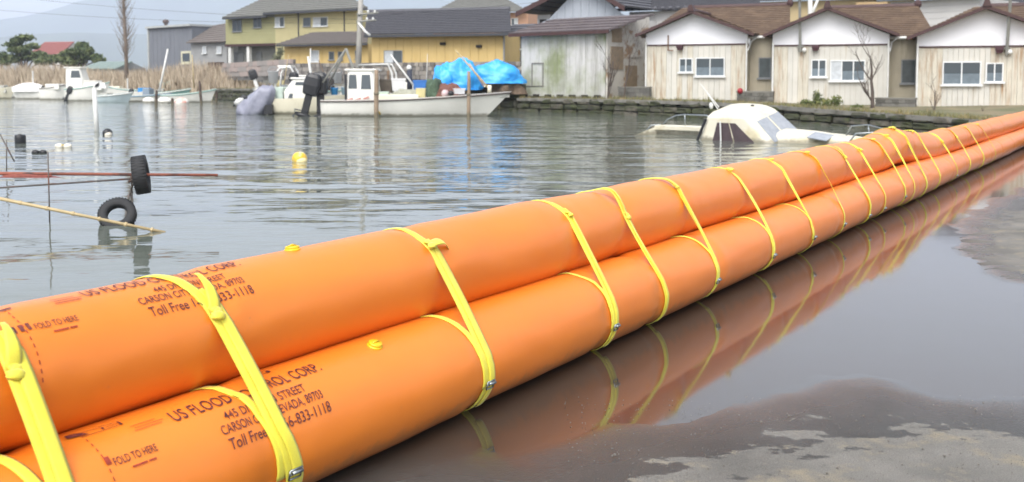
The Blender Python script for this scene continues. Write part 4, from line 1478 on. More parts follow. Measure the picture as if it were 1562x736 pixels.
# ---- vegetation
BARK = M('grey_bark', '6e625a', .9, .25, 6, k=.6, bump=.4)
BARK_DK = M('dark_bark', '5a4c44', .9, .25, 6, k=.6)
PINE = M('pine_needles', '5f6f4a', .85, .35, 3, stains=('7d8658', 1.2, .45, .6), k=.8)
SHRUB_G = M('shrub_leaves', '74804a', .85, .35, 3, stains=('9a9656', 3, .5, .6), k=.7)
REED = [M('dry_reed', 'cdbca4', .9, .25, 2, k=.75), M('pale_reed', 'd8c8b0', .9, .2, 2, k=.78), M('brown_reed', 'bba993', .9, .25, 2, k=.7)]
def bare_tree(name, label, px, py_base, Y, h, r, spread, n, seed, cat='tree', lean=0.0, z=None, depth=4, bark=BARK):
    rnd = random.Random(seed)
    b = P(px, py_base, Y)
    o = thing(name, label, cat, b)
    trunk, twigs = MB(), MB()
    def grow(p, d, ln, rr, lvl):
        pts, rs = [p], [rr]
        q = p
        dd = d
        for i in range(5):
            dd = (dd + Vector((rnd.uniform(-.16, .16), rnd.uniform(-.16, .16), rnd.uniform(-.02, .14)))).normalized()
            q = q + dd * ln / 5
            pts.append(q)
            rs.append(rr * (1 - .13 * (i + 1)))
        (trunk if lvl == 0 else twigs).tube(pts, rs, 7 if lvl == 0 else 4)
        if lvl < depth - 1:
            for i in range(n if lvl else n + 2):
                k = rnd.randint(1 if lvl else 1, 5)
                a = rnd.uniform(0, 6.283)
                side = Vector((math.cos(a), math.sin(a), 0))
                nd_ = (dd * .75 + side * spread + Vector((0, 0, .25))).normalized()
                grow(pts[k], nd_, ln * rnd.uniform(.42, .68), max(.006, rs[k] * .55), lvl + 1)
    grow(Vector((0, 0, -.15)), Vector((lean, 0, 1)).normalized(), h * .62, r, 0)
    trunk.build('trunk', bark, o, True)
    twigs.build('branches', bark, o)
    return o
bare_tree('bare_tree', 'leafless small tree with a bent trunk in front of the middle row house', 1331, 168, 37.6, 3.4, .085, .75, 4, 11)
bare_tree('bare_shrub', 'thin leafless shrub in front of the right row house window', 1425, 172, 36.0, 1.6, .035, .7, 4, 5, 'shrub', depth=3)
bare_tree('bare_shrub', 'leafless climbing shrub at the right corner of the mossy shed', 927, 160, 46.0, 3.6, .06, .55, 4, 8, 'shrub', lean=.1)
bare_tree('bare_shrub', 'leafless shrub before the white wall, between mossy shed and left row house', 951, 150, 45.5, 3.6, .045, .6, 4, 21, 'shrub', lean=.25)
bare_tree('bare_shrub', 'tiny leafless twig bush below the right house, near its right corner', 1498, 174, 35.0, .5, .02, .7, 3, 6, 'shrub', depth=3)
def poplar():
    rnd = random.Random(3)
    b = P(193, 112, 88)
    o = thing('poplar_tree', 'tall leafless poplar with a straight slim trunk behind the moored boats', 'tree', b)
    H = 8.6
    MB().tube([(0, 0, -1.5), (0, 0, H * .3), (-.1, 0, H * .6), (-.18, 0, H), (-.2, 0, H * 1.3)], [.19, .16, .13, .08, .03], 8).build('trunk', M('hazed_bark', '9a8a7c', .9, .2, 4, k=.65), o, True)  # bark colour lightened, distance haze painted into it
    mb = MB()
    for i in range(210):
        z = rnd.uniform(1.0, H * 1.2)
        a = rnd.uniform(0, 6.28)
        L = rnd.uniform(.7, 2.4) * (1.15 - z / H / 1.6)
        p = Vector((-.15 * z / H, 0, z))
        q = p + Vector((math.cos(a) * L * .55, math.sin(a) * L * .55, L * .85))
        mb.tube([p, p.lerp(q, .5) + Vector((math.cos(a) * .12, math.sin(a) * .12, 0)), q], [.025, .014, .005], 4)
        for _ in range(2):
            k = p.lerp(q, rnd.uniform(.3, .9))
            mb.tube([k, k + Vector((rnd.uniform(-.25, .25), rnd.uniform(-.25, .25), rnd.uniform(.2, .6)))], [.009, .004], 3)
    mb.build('branches', M('hazed_bark', '9a8a7c'), o)
poplar()
def leafy(name, label, px, py, Y, blobs, n, leaf, mat, seed, cat='tree', trunk=True, up=0.3):
    """trunk, limbs to each clump, and thousands of small leaf faces through the clumps' volume"""
    rnd = random.Random(seed)
    b = P(px, py, Y)
    k = Y / F_PX
    o = thing(name, label, cat, b)
    tb, lf = MB(), MB()
    for (bx_, by_, rx, rz) in blobs:
        c = Vector(((bx_ - px) * k, rnd.uniform(-.5, .5) * rx * k, (py - by_) * k))
        if trunk:
            tb.tube([(0, 0, -.8), Vector((0, 0, 0)).lerp(c, .45) + Vector((rnd.uniform(-.1, .1) * k * 10, 0, 0)), c], [.16 * max(1, rx * k * .5), .09, .04], 6)
        for i in range(n):
            u = Vector((rnd.gauss(0, 1), rnd.gauss(0, 1), rnd.gauss(0, 1))).normalized() * (rnd.random() ** .45)
            w = 1 + .5 * mnoise.noise(u * 2.3 + Vector((seed, bx_, 0)))
            p = c + Vector((u.x * rx * k * w, u.y * rx * k * w, u.z * rz * k * w))
            s = leaf * rnd.uniform(.5, 1.3)
            d = Vector((rnd.gauss(0, 1), rnd.gauss(0, 1), rnd.gauss(0, 1) + up)).normalized()
            e = d.cross(Vector((rnd.gauss(0, 1), rnd.gauss(0, 1), rnd.gauss(0, 1)))).normalized()
            lf.quad(p - d * s - e * s * .1, p - e * s * .34, p + d * s, p + e * s * .34)
    if trunk:
        tb.build('trunk', BARK_DK, o, True)
    lf.build('crown', mat, o)
    return o
leafy('pine_tree', 'dark green pine with layered crown behind the reeds at far left', 36, 106, 128, [(18, 69, 13, 4), (38, 58, 13, 4), (27, 63, 9, 4), (30, 77, 17, 5), (50, 71, 9, 4), (44, 86, 13, 6), (62, 84, 11, 5), (22, 90, 12, 6), (74, 93, 12, 6)], 520, .30, PINE, 2)
leafy('pine_tree', 'dark green pine left of the teal shed, with a rounded top', 116, 106, 122, [(127, 70, 9, 5), (134, 77, 12, 5), (118, 79, 12, 5), (122, 87, 15, 6), (103, 82, 11, 5), (98, 91, 16, 6), (82, 90, 15, 6), (140, 87, 14, 5), (152, 92, 9, 4), (66, 95, 13, 6), (110, 96, 20, 6)], 480, .30, PINE, 4)
leafy('pine_tree', 'dark green pine cut off by the left picture edge', 0, 108, 125, [(2, 88, 13, 8), (-14, 84, 16, 10), (8, 95, 9, 6)], 380, .32, PINE, 6)
leafy('shrub', 'low green leafy shrub at the foot of the middle row house', 1252, 165, 38.2, [(1229, 158, 11, 7), (1246, 150, 6, 12), (1258, 157, 12, 7), (1275, 155, 9, 9), (1240, 160, 12, 6)], 260, .07, SHRUB_G, 9, 'shrub', False, 1.2)
leafy('shrub', 'small green tuft right of the leafy shrub, under the middle house windows', 1308, 166, 38.0, [(1305, 163, 8, 3), (1314, 164, 5, 3)], 120, .06, SHRUB_G, 12, 'shrub', False, 1.2)
leafy('shrub', 'grey green bush at the corner of the green house porch', 425, 100, 74, [(424, 88, 8, 8), (428, 78, 6, 7), (418, 94, 8, 5)], 200, .12, M('grey_green_leaves', '83866a', .85, .3, 3, k=.7), 14, 'shrub')

def reeds():
    rnd = random.Random(5)
    for mi, m in enumerate(REED):
        mb = MB()
        n = (7000, 4200, 3600)[mi]
        for i in range(n):
            px = rnd.uniform(-160, 415)
            kf = rnd.random() * (.45 if 222 < px < 350 else 1)
            if 345 < px and rnd.random() < .5:
                continue
            y_sh = float(np.interp(px, [q[0] for q in SHORE], [q[0].y for q in SH]))
            Y = y_sh * (1.008 + .26 * kf)
            top = float(np.interp(px, [-160, 0, 60, 110, 140, 200, 240, 290, 340, 380, 415], [97, 97, 96, 99, 104, 106, 99, 91, 96, 118, 132])) + 6 * mnoise.noise(Vector((px * .05, mi, 3))) + 4 * mnoise.noise(Vector((px * .21, mi, 7)))
            p = P(px, top, Y)
            g0 = .3 + .6 * min(1, kf * 4)
            h = max(.5, p.z - g0) * rnd.uniform(.5, 1.08) * (.62 + .38 * min(1, kf * 3))
            p.z = g0
            lx, ly = rnd.gauss(0, .16) * h, rnd.gauss(0, .16) * h
            w = rnd.uniform(.02, .05)
            a = rnd.uniform(0, 3.14)
            ux, uy = math.cos(a) * w, math.sin(a) * w
            z0 = p.z - .3
            mb.quad((p.x - ux, p.y - uy, z0), (p.x + ux, p.y + uy, z0), (p.x + lx * .4 + ux * .8, p.y + ly * .4 + uy * .8, p.z + h * .6), (p.x + lx, p.y + ly, p.z + h), (p.x + lx * .4 - ux * .8, p.y + ly * .4 - uy * .8, p.z + h * .6))
        kind(mb.build('dry_reeds', m), 'stuff')
    # rough grass on the bank edge
    mb = MB()
    for i in range(5200):
        px = rnd.uniform(330, 1562)
        if 790 > px > 420 and rnd.random() < .8:
            continue
        i_ = 0
        while i_ < len(SHORE) - 2 and SHORE[i_ + 1][0] < px:
            i_ += 1
        k = (px - SHORE[i_][0]) / (SHORE[i_ + 1][0] - SHORE[i_][0])
        p = SH[i_][0].lerp(SH[i_ + 1][0], k)
        z = SH[i_][1] * (1 - k) + SH[i_ + 1][1] * k
        f = 1 + rnd.random() ** 2 * .05 - .006
        h = rnd.uniform(.06, .26) * (.5 + .8 * max(0, mnoise.noise(Vector((px * .03, 2, 2))) + .3))
        if h < .05:
            continue
        a = rnd.uniform(0, 3.14)
        ux, uy = math.cos(a) * .02, math.sin(a) * .02
        x, y = p.x * f, p.y * f
        mb.quad((x - ux, y - uy, z - .05), (x + ux, y + uy, z - .05), (x + rnd.gauss(0, .07), y + rnd.gauss(0, .07), z + h))
    kind(mb.build('bank_grass', M('rough_grass', '8a8858', .9, .35, 2, stains=('a8966a', 2, .5, .6), k=.68)), 'stuff')
reeds()

# ---- utility pole with insulators and wires
def utility_pole():
    b = P(545, 112, 52.8)
    o = thing('utility_pole', 'pale concrete utility pole with insulators, before the yellow building', 'pole', (b.x, b.y, 1.3))
    k = 56 / F_PX
    H = 6.2
    top = P(552, -40, 52.8)
    MB().tube([(0, 0, 0), (top.x - b.x, 0, top.z - 1.3)], [.17, .12], 10).build('shaft', M('pale_concrete', 'b5b2ab', .85, .1, 2, k=.75), o, True)
    for py, ln in ((23, 1.0), (34, .9)):
        q = P(551, py, 52.8)
        z = q.z - 1.3
        x = (top.x - b.x) * z / (top.z - 1.3)
        c = MB().tube([(x - .15, -.18, z), (x + ln, -.18, z + .1)], .05, 6).build('cross_arm', STEEL_DK, o)
        for e in (.45, .8):
            MB().ell((x + e * ln, -.18, z + .16), (.06, .06, .09), 8, 6).build('insulator', PIPE, c, True)
    q = P(558, 52, 52.8)
    z = q.z - 1.3
    MB().tube([(.1, -.15, z + .6), (.5, -.3, z + .1), (.75, -.3, z - .1)], .07, 8).build('lamp_arm', PIPE, o, True)
    w = MB()
    for z1, xx, yy, z2 in ((P(551, 30, 52.8).z, -26, 8, 7.2), (P(551, 36, 52.8).z, -26, 7, 6.2), (P(551, 26, 52.8).z, 24, 12, 8.6)):
        pts = []
        for i in range(13):
            u = i / 12
            pts.append((xx * u, yy * u, (z1 - 1.3) * (1 - u) + (z2 - 1.3) * u - 1.2 * u * (1 - u)))
        w.tube(pts, .007, 4)
    w.build('wire', M('black_cable', '2c2d30', .6, .1, 3), o)
utility_pole()
# white forked post behind the ridge of the left row house
b = P(1236, 30, 52)
o = thing('forked_post', 'white forked post standing behind the roofs, left of the middle gable', 'post', (b.x, b.y, 1.0))
MB().tube([(0, 0, 0), (0, 0, b.z - .6), (-.05, 0, b.z + .8)], [.14, .13, .1], 8).build('shaft', PIPE, o, True)
MB().tube([(0, 0, b.z - .9), (.25, 0, b.z - .3), (.6, 0, b.z + .6)], [.09, .08, .06], 8).build('fork', PIPE, o, True)

# ------------------------------------------------------------------ boats
HULL = M('white_gelcoat', 'f0eee6', .35, .05, 1.2, streak=('cfc8b2', .62, .85), k=.86)
CREAM = M('cream_gelcoat', 'f1ead2', .35, .05, 1.2, streak=('d8cfae', .62, .85), k=.86)
def grime(m, top):
    """a stained band of algae and silt where a hull or post meets the lake"""
    nt = m.node_tree
    b = nt.nodes['Principled BSDF']
    src = b.inputs['Base Color'].links[0].from_socket
    g = nt.nodes.new('ShaderNodeNewGeometry')
    sx = nt.nodes.new('ShaderNodeSeparateXYZ')
    nt.links.new(g.outputs['Position'], sx.inputs[0])
    ad = nd(nt, 'ShaderNodeMath', operation='MULTIPLY_ADD')
    nt.links.new(noise_n(nt, wpos(nt), 5, 5, .7), ad.inputs[0])
    ad.inputs[1].default_value = -0.22
    nt.links.new(sx.outputs['Z'], ad.inputs[2])
    f = ramp(nt, ad.outputs[0], top - .06, top + .03, (.75, .75, .75, 1), (0, 0, 0, 1))
    nt.links.new(mixrgb(nt, f, src, (.13, .115, .07, 1)), b.inputs['Base Color'])
for m_ in (HULL, CREAM):
    grime(m_, .13)
DECK = M('weathered_deck', 'c9c7bd', .7, .12, 3, k=.75)
BLACK = M('black_plastic', '232427', .4, .25, 6, k=.9)
RUBBER = M('black_rubber', '2b2c2e', .75, .2, 12, k=.9, bump=.2)
WOOD = M('weathered_post_wood', '927a64', .9, .2, 4, streak=('6d5746', .5, .75), k=.68)
DWOOD = M('dark_post_wood', '5f5048', .9, .2, 4, k=.65)
BAMBOO = M('bamboo', 'c6b287', .6, .15, 5, k=.78)
RUST_B = M('rust_red_bar', '9a5a48', .75, .3, 6, stains=('5a3f38', 5, .5, .62), k=.7)
BLUE = M('blue_bucket', '2f8fd0', .4, .1, 4, k=.85)
TEAL = M('teal_paint', '8fb9b0', .5, .1, 3, k=.8)

def hull_parts(root, L, B, H, rise=.3, rake=.5, draft=.3, mat=HULL, trim=None, deckmat=DECK, deck_dz=.22, n=18, full=.5):
    """a shaped hull: sections from transom to stem, flared bow, inner deck and a rubbing strake"""
    def bm_(s):
        return B / 2 * (.86 + .14 * min(1, s / .3)) * (1 - max(0, (s - full) / (1 - full)) ** 2.3)
    def sh(s):
        return H + rise * s ** 2.4
    rings, inner, rail = [], [], []
    for i in range(n + 1):
        s = i / n
        b, z = max(.02, bm_(s)), sh(s)
        cut = (1 - .55 * max(0, (s - .55) / .45))
        def X(zz):
            return s * (L - rake) + rake * s ** 3 * max(0, min(1.1, (zz + draft) / (z + draft)))
        half = [(b, z), (b * .985, z * .86), (b * (.93 - .25 * s * s), z * .35), (b * (.82 - .34 * s * s), -.02), (b * .5 * cut, -draft * .8)]
        rg = [(X(zz), y, zz) for y, zz in half] + [(X(-draft), 0, -draft * cut)] + [(X(zz), -y, zz) for y, zz in reversed(half)]
        rings.append([Vector(p) for p in rg])
        bi = max(.01, b - .09)
        inner.append([Vector((X(z) - (.05 if s > .9 else 0), bi, z - .004)), Vector((X(z) * .99, bi * .97, z - deck_dz)), Vector((X(z) * .99, -bi * .97, z - deck_dz)), Vector((X(z) - (.05 if s > .9 else 0), -bi, z - .004))])
        rail.append((X(z), b, z))
    mb = MB()
    mb.loft(rings, False, False)
    mb.f.append(tuple(range(len(rings[0]))))
    top = []
    for i in range(n):
        for sd_ in (0, -1):
            a, c = rings[i][sd_], rings[i + 1][sd_]
            d, e = inner[i + 1][0 if sd_ == 0 else 3], inner[i][0 if sd_ == 0 else 3]
            mb.quad(a, c, d, e)
    h = mb.build('hull', mat, root, True)
    md = MB()
    md.loft(inner, False, False)
    md.quad(*inner[0])
    md.build('deck', deckmat, root)
    if trim:
        mt = MB()
        for sg in (1, -1):
            mt.tube([(x, sg * (y + .012), z - .07) for x, y, z in rail], .035, 6)
        mt.build('rub_rail', trim, root, True)
    return bm_, sh
def boat(name, label, px, py, Y, rz=0.0, group=None, cat='boat', rx=0.0):
    b = G(px, py, WATER_Z) if Y is None else P(px, py, Y)
    o = thing(name, label, cat, (b.x, b.y, WATER_Z), rz, group)
    o.rotation_euler = (rx, 0, rz)
    return o
def outboard(label, loc, s, mat, tilt=0.0, rz=0.0, prop=True, lower=None):
    """outboard engine: cowl, leg, gearcase with skeg and propeller; tilt swings the leg aft and up"""
    o = thing('outboard_motor', label, 'outboard motor', loc, rz, 'outboard motors on the moored boats')
    o.rotation_euler = (0, tilt, rz)
    lower = lower or mat
    mb = MB()
    rg = []
    for z, a, b in ((.30, .18, .13), (.34, .24, .18), (.62, .28, .2), (.88, .25, .18), (.99, .17, .13), (1.01, .10, .07)):
        rg.append([Vector((.05 + a * math.copysign(abs(math.cos(t)) ** .45, math.cos(t)), b * math.copysign(abs(math.sin(t)) ** .45, math.sin(t)), z)) * s for t in np.linspace(0, 2 * math.pi, 17)[:-1]])
    mb.loft(rg)
    mb.build('cowl', mat, o, False, .02)
    MB().bx(-.09 * s, .13 * s, -.07 * s, .07 * s, -.35 * s, .40 * s).build('leg', lower, o, bevel=.02)
    mb = MB()
    mb.tube([(-.28 * s, 0, -.36 * s), (-.1 * s, 0, -.38 * s), (.12 * s, 0, -.38 * s), (.26 * s, 0, -.37 * s)], [.05 * s, .09 * s, .085 * s, .02 * s], 8)
    mb.prism([(-.12 * s, -.012, -.42 * s), (.1 * s, -.012, -.42 * s), (-.04 * s, -.012, -.62 * s)], (0, .024, 0))
    mb.bx(-.3 * s, .15 * s, -.1 * s, .1 * s, -.25 * s, -.23 * s)
    mb.build('gearcase', lower, o, True)
    if prop:
        mb = MB()
        for k in range(3):
            a = 2.094 * k
            c, q = math.cos(a), math.sin(a)
            mb.prism([(-.30 * s, .03 * s * c, -.37 * s + .03 * s * q), (-.27 * s, .15 * s * math.cos(a + .4), -.37 * s + .15 * s * math.sin(a + .4)), (-.33 * s, .15 * s * math.cos(a - .4), -.37 * s + .15 * s * math.sin(a - .4))], (.015, 0, 0))
        mb.build('propeller', STEEL, o)
    return o
def cabin_box(root, x0, x1, w, z0, z1, mat, slope_f=.25, slope_r=.05, roof_ov=.12, name='cabin'):
    mb = MB()
    rg = []
    for z, k in ((z0, 0), (z0 + (z1 - z0) * .45, .0), (z1, 1)):
        a, b, y = x0 + slope_r * k, x1 - slope_f * k, w * (1 - .1 * k)
        c = .08
        rg.append([Vector(p) for p in ((a + c, -y, z), (b - c, -y, z), (b, -y + c, z), (b, y - c, z), (b - c, y, z), (a + c, y, z), (a, y - c, z), (a, -y + c, z))])
    mb.loft(rg)
    o = mb.build(name, mat, root, bevel=.03)
    MB().bx(x0 + slope_r - roof_ov, x1 - slope_f + roof_ov, -w * .9 - .06, w * .9 + .06, z1 - .02, z1 + .07).build('cabin_roof', mat, root, bevel=.03)
    return o
def side_pane(root, pts, name='window', mat=GLASS_M):
    """a pane with its rubber edge, standing a little proud of the cabin side"""
    o = MB().slab(pts, .015).build(name, mat, root)
    return o

# ---- the long white fishing boat with its wheelhouse
s43 = 43.0 / F_PX
fb = boat('fishing_boat', 'long white wooden style fishing boat with a small wheelhouse and a jutting bow', 496, 177, 43.0, R(-2))
hull_parts(fb, 8.15, 2.1, .72, .36, 1.35, .3, HULL, M('dark_strake', '4a3f3c', .6, .2, 3), DECK, .25)
cabin_box(fb, 1.02, 2.36, .72, .5, 1.98, HULL, .1, .12)
for x0, x1, z0, z1 in ((1.18, 1.56, 1.2, 1.8), (1.72, 2.16, 1.18, 1.8)):
    side_pane(fb, [(x0, -.735 + .09 * (z0 - 1.15) / .83, z0), (x1, -.735 + .09 * (z0 - 1.15) / .83, z0), (x1 - .05, -.735 + .09 * (z1 - 1.15) / .83, z1), (x0 + .03, -.735 + .09 * (z1 - 1.15) / .83, z1)])
MB().bx(1.02, 1.12, -.76, -.70, .62, 1.82).build('door_post', BLACK, fb)
mb = MB()
for p in ((1.25, -.76, .74), (1.6, -.76, .74), (1.95, -.76, .8)):
    mb.box(p, (.26, .02, .08), 0, R(-20))
mb.build('red_stripe', M('faded_red_stripe', 'd2988e', .5, .15, 4, k=.8), fb)
mb = MB()
mb.bx(2.4, 4.2, -.75, .75, .55, .95)
mb.bx(4.3, 5.4, -.6, .6, .55, .82)
mb.build('hatch_coaming', CREAM, fb, bevel=.03)
mb = MB()
apex = ((530 - 496) * s43, -.1, (177 - 75) * s43)
mb.tube([apex, (.05, -.6, 1.45)], .045, 8)
mb.tube([apex, ((546 - 496) * s43, -.45, 1.8)], .055, 8)
mb.tube([apex, (.05, .6, 1.4)], .045, 8)
mb.build('gantry', STEEL_DK, fb, True)
mb = MB()
mb.tube([(7.2, 0, 1.02), (7.2, 0, 1.35)], .09, 8)
mb.tube([(7.0, -.2, 1.3), (7.0, .2, 1.3)], .04, 6)
mb.build('bow_bitt', CREAM, fb, True)
MB().tube([(x, -1.05, .35 - .18 * math.sin(i * .8)) for i, x in enumerate((2.4, 2.42, 2.46, 2.55))] + [(2.6, -1.0, .1)], .035, 6).build('mooring_line', M('yellow_rope', 'd8b850', .8, .15, 6, k=.8), fb, True)
def on_boat(px, py, Y):
    return P(px, py, Y)
bz = R(-2)
def prop_box(name, label, cat, px, py, Y, d, mat, rz=0.0, group=None, lid=None):
    """a lidded fish box with rim and handle holes"""
    o = thing(name, label, cat, P(px, py, Y), rz, group)
    w, dp, h = d
    mb = MB()
    rg = [[Vector((sx * w / 2 * k, sy * dp / 2 * k, z)) for sx, sy in ((-1, -1), (1, -1), (1, 1), (-1, 1))] for z, k in ((0, .88), (h * .85, 1), (h * .86, 1.06), (h, 1.06), (h, .94), (h * .3, .85))]
    mb.loft(rg)
    mb.build('body', mat, o, bevel=.01)
    if lid:
        MB().bx(-w * .5, w * .5, -dp * .5, dp * .5, h, h + .05).build('lid', lid, o, bevel=.01)
    return o
def bucket(name, label, px, py, Y, r, h, mat, group=None):
    o = thing(name, label, 'bucket', P(px, py, Y), 0, group)
    mb = MB()
    rg = [[Vector((rr * math.cos(a), rr * math.sin(a), z)) for a in np.linspace(0, 2 * math.pi, 15)[:-1]] for z, rr in ((0, r * .8), (h, r), (h + .01, r * 1.08), (h + .03, r * 1.08), (h + .03, r * .93), (h * .2, r * .75))]
    mb.loft(rg)
    mb.build('body', mat, o, True)
    MB().tube([(r * math.cos(a), 0, h + r * .9 * math.sin(a)) for a in np.linspace(0, math.pi, 9)], .012, 5).build('handle', STEEL, o)
    return o
bucket('bucket', 'bright blue bucket in the stern of the long fishing boat', 510, 145, 43.0, .17, .28, BLUE, 'buckets on the boats')
bucket('bucket', 'pale grey blue bucket just left of the wheelhouse', 527, 145, 43.1, .19, .3, M('pale_blue_plastic', 'a9c6d6', .5, .1, 4, k=.8), 'buckets on the boats')
prop_box('fish_box', 'white fish box on the foredeck, right of the wheelhouse', 'box', 608, 139, 43.4, (.6, .5, .55), M('white_box', 'e4e4e6', .6, .06, 3, k=.82), .1)
prop_box('fish_box', 'tall dark slatted crate right of the brown mooring post', 'box', 590, 142, 43.6, (.55, .5, .6), M('dark_crate', '6b6258', .85, .2, 4, k=.7), -.1)
prop_box('fish_box', 'small blue fish box beside the dark post on the foredeck', 'box', 640, 140, 43.3, (.55, .45, .5), M('deep_blue_box', '3f7fd0', .5, .1, 4, k=.8), .2)
prop_box('fish_box', 'yellow cream crate near the middle of the fishing boat gunwale', 'box', 642, 149, 42.4, (.4, .35, .4), M('cream_yellow_box', 'e0d49c', .6, .08, 4, k=.8), .0)
def heap(name, label, cat, px, py, Y, r, mat, seed, kindw='stuff', thr=18, amp=.35, folds=0.0):
    """lumpy heap with folds"""
    o = P(px, py, Y)
    mb = MB()
    rings = []
    n, m = 72, 26
    for i in range(m + 1):
        th = math.pi * .56 * i / m
        rg = []
        for k in range(n):
            ph = 2 * math.pi * k / n
            u = Vector((math.sin(th) * math.cos(ph), math.sin(th) * math.sin(ph), math.cos(th)))
            w = 1 + amp * mnoise.noise(u * 1.7 + Vector((seed, 0, 0))) + amp * .45 * abs(mnoise.noise(u * 4.5 + Vector((0, seed, 0)))) + folds * abs(mnoise.noise(Vector((u.x * 9, u.y * 9, u.z * 3 + seed))))
            rg.append(Vector((u.x * r[0] * w, u.y * r[1] * w, max(-.02, u.z) * r[2] * w - max(0, -u.z) * r[2] * .4)))
        rings.append(rg)
    mb.loft(rings, True, True)
    q = mb.build(name, mat, None, True)
    q.location = o
    return tag(q, label, cat)
heap('net_pile', 'heap of dark green netting on the foredeck, left part of the gear pile', 'net', 662, 146, 43.2, (.42, .4, .75), M('green_net', '5f7560', .95, .35, 14, k=.65, bump=.6), 2.2)
heap('net_pile', 'heap of rusty red brown nets and ropes on the foredeck', 'net', 685, 148, 43.1, (.65, .45, .55), M('red_brown_net', '8a5f54', .95, .35, 14, k=.65, bump=.6), 5.1)
heap('net_pile', 'heap of pale grey rope on the deck, between wheelhouse and net heaps', 'rope', 622, 148, 43.0, (.7, .4, .3), M('pale_rope', 'b9b9a8', .95, .25, 14, k=.7, bump=.6), 7.7)
sphere_thing('float_ball', 'pinkish white ball float lying on the red brown nets', 'float', P(679, 143, 42.5), .17, M('pink_white_float', 'd9c0c2', .5, .1, 6, k=.8))
sphere_thing('float_ball', 'small dark ball float beside the pinkish float on the nets', 'float', P(688, 143, 42.4), .13, BLACK)
o = thing('deck_post', 'dark upright deck post with a round white cap, on the fishing boat foredeck', 'post', P(625, 143, 43.4))
MB().tube([(0, 0, 0), (0, 0, 1.05)], [.13, .11], 10).build('shaft', M('navy_post', '3c4150', .7, .15, 4, k=.7), o, True)
MB().ell((-.02, 0, 1.13), (.12, .12, .12), 10, 8).build('cap', PIPE, o, True)
def pole_thing(name, label, cat, p, q, r, mat, r2=None, n=8, group=None, joints=0):
    p, q = Vector(p), Vector(q)
    o = thing(name, label, cat, p, 0, group)
    MB().tube([(0, 0, 0), (q - p) * .5 + Vector((0, 0, -.0)), q - p], [r, (r + (r2 or r)) / 2, r2 or r], n).build('shaft', mat, o, True)
    if joints:
        mb = MB()
        d = (q - p).normalized()
        for i in range(joints):
            c = (q - p) * ((i + .5) / joints)
            mb.tube([c - d * .012, c + d * .012], r * 1.12, n)
        mb.build('node', mat, o)
    return o
pole_thing('bamboo_pole', 'slanted white pole leaning left above the fishing boat foredeck', 'pole', P(632, 132, 43.2), P(596, 84, 43.6), .045, PIPE, .035)
pole_thing('bamboo_pole', 'slanted pale pole leaning from the bow over the blue tarp', 'pole', P(748, 138, 42.8), P(695, 77, 43.4), .05, BAMBOO, .03, joints=6)
pole_thing('bamboo_pole', 'second slanted pole leaning left from the bow, across the blue tarp', 'pole', P(738, 132, 43.2), P(716, 97, 43.4), .035, M('pinkish_pole', 'c6b0a8', .7, .1, 5, k=.8), .03)
POSTG = 'wooden mooring posts in the lake'
def mooring_post(label, px, py_top, py_w, Y, r, mat=WOOD, lean=0):
    a = P(px, py_w, Y)
    b = P(px + lean, py_top, Y)
    a = a + (a - b).normalized() * .8
    o = thing('mooring_post', label, 'post', a, 0, POSTG)
    d = b - a
    pts = [d * k + Vector((mnoise.noise(Vector((k * 3, px, 0))) * .03, 0, 0)) for k in (0, .3, .6, .85, 1)]
    MB().tube(pts, [r, r * 1.02, r * .98, r * .93, r * .85], 9).build('shaft', mat, o, True)
    MB().tube([d * .62, d * .66], r * 1.12, 9).build('rope_wrap', M('old_rope', '8f8470', .95, .2, 10, k=.65), o, True)
    return o
mooring_post('thick brown mooring post in front of the wheelhouse', 574, 107, 178, 41.3, .10, M('pale_post_wood', 'a8937c', .9, .2, 4, k=.7))
mooring_post('thin brown mooring post in front of the fishing boat bow', 715, 109, 178, 41.3, .08, M('pale_post_wood', 'a8937c'))
mooring_post('short brown post between wheelhouse and white fish box', 592, 108, 140, 44.3, .06)

pole_thing('white_mast', 'thin white mast at the stern of the small boat with the dark canopy', 'mast', P(600, 142, 44.5), P(598, 112, 44.5), .03, PIPE, .02)
pole_thing('thin_stake', 'thin brown stake leaning left of the grey gantry legs', 'stake', P(505, 140, 46.5), P(486, 92, 46.5), .025, WOOD, .015)
pole_thing('thin_stake', 'thin pale stake rising from the boat with the arch frame', 'stake', P(433, 130, 47.5), P(440, 84, 47.5), .025, BAMBOO, .015)
pole_thing('thin_stake', 'thin upright rod on the foredeck, left of the blue tarpaulins', 'stake', P(650, 142, 43.6), P(652, 82, 43.6), .014, PIPE, .01)
prop_box('fish_box', 'low white tray of gear beside the net heaps', 'box', 700, 144, 42.9, (.5, .4, .25), M('white_box', 'e4e4e6'), .2)
prop_box('fish_box', 'pale green tub just right of the wheelhouse', 'box', 584, 150, 42.6, (.5, .4, .28), M('pale_green_perspex', 'b9c8bd'), .1)
# ---- outboards at the stern of the fishing boat
outboard('big black outboard motor hanging upright at the stern of the long fishing boat', P(490, 160, 42.7), 1.4, BLACK, 0, R(178))
outboard('black outboard motor with grey lower leg tilted up, left of the upright black one', P(467, 159, 42.4), 1.35, BLACK, R(14), R(0))
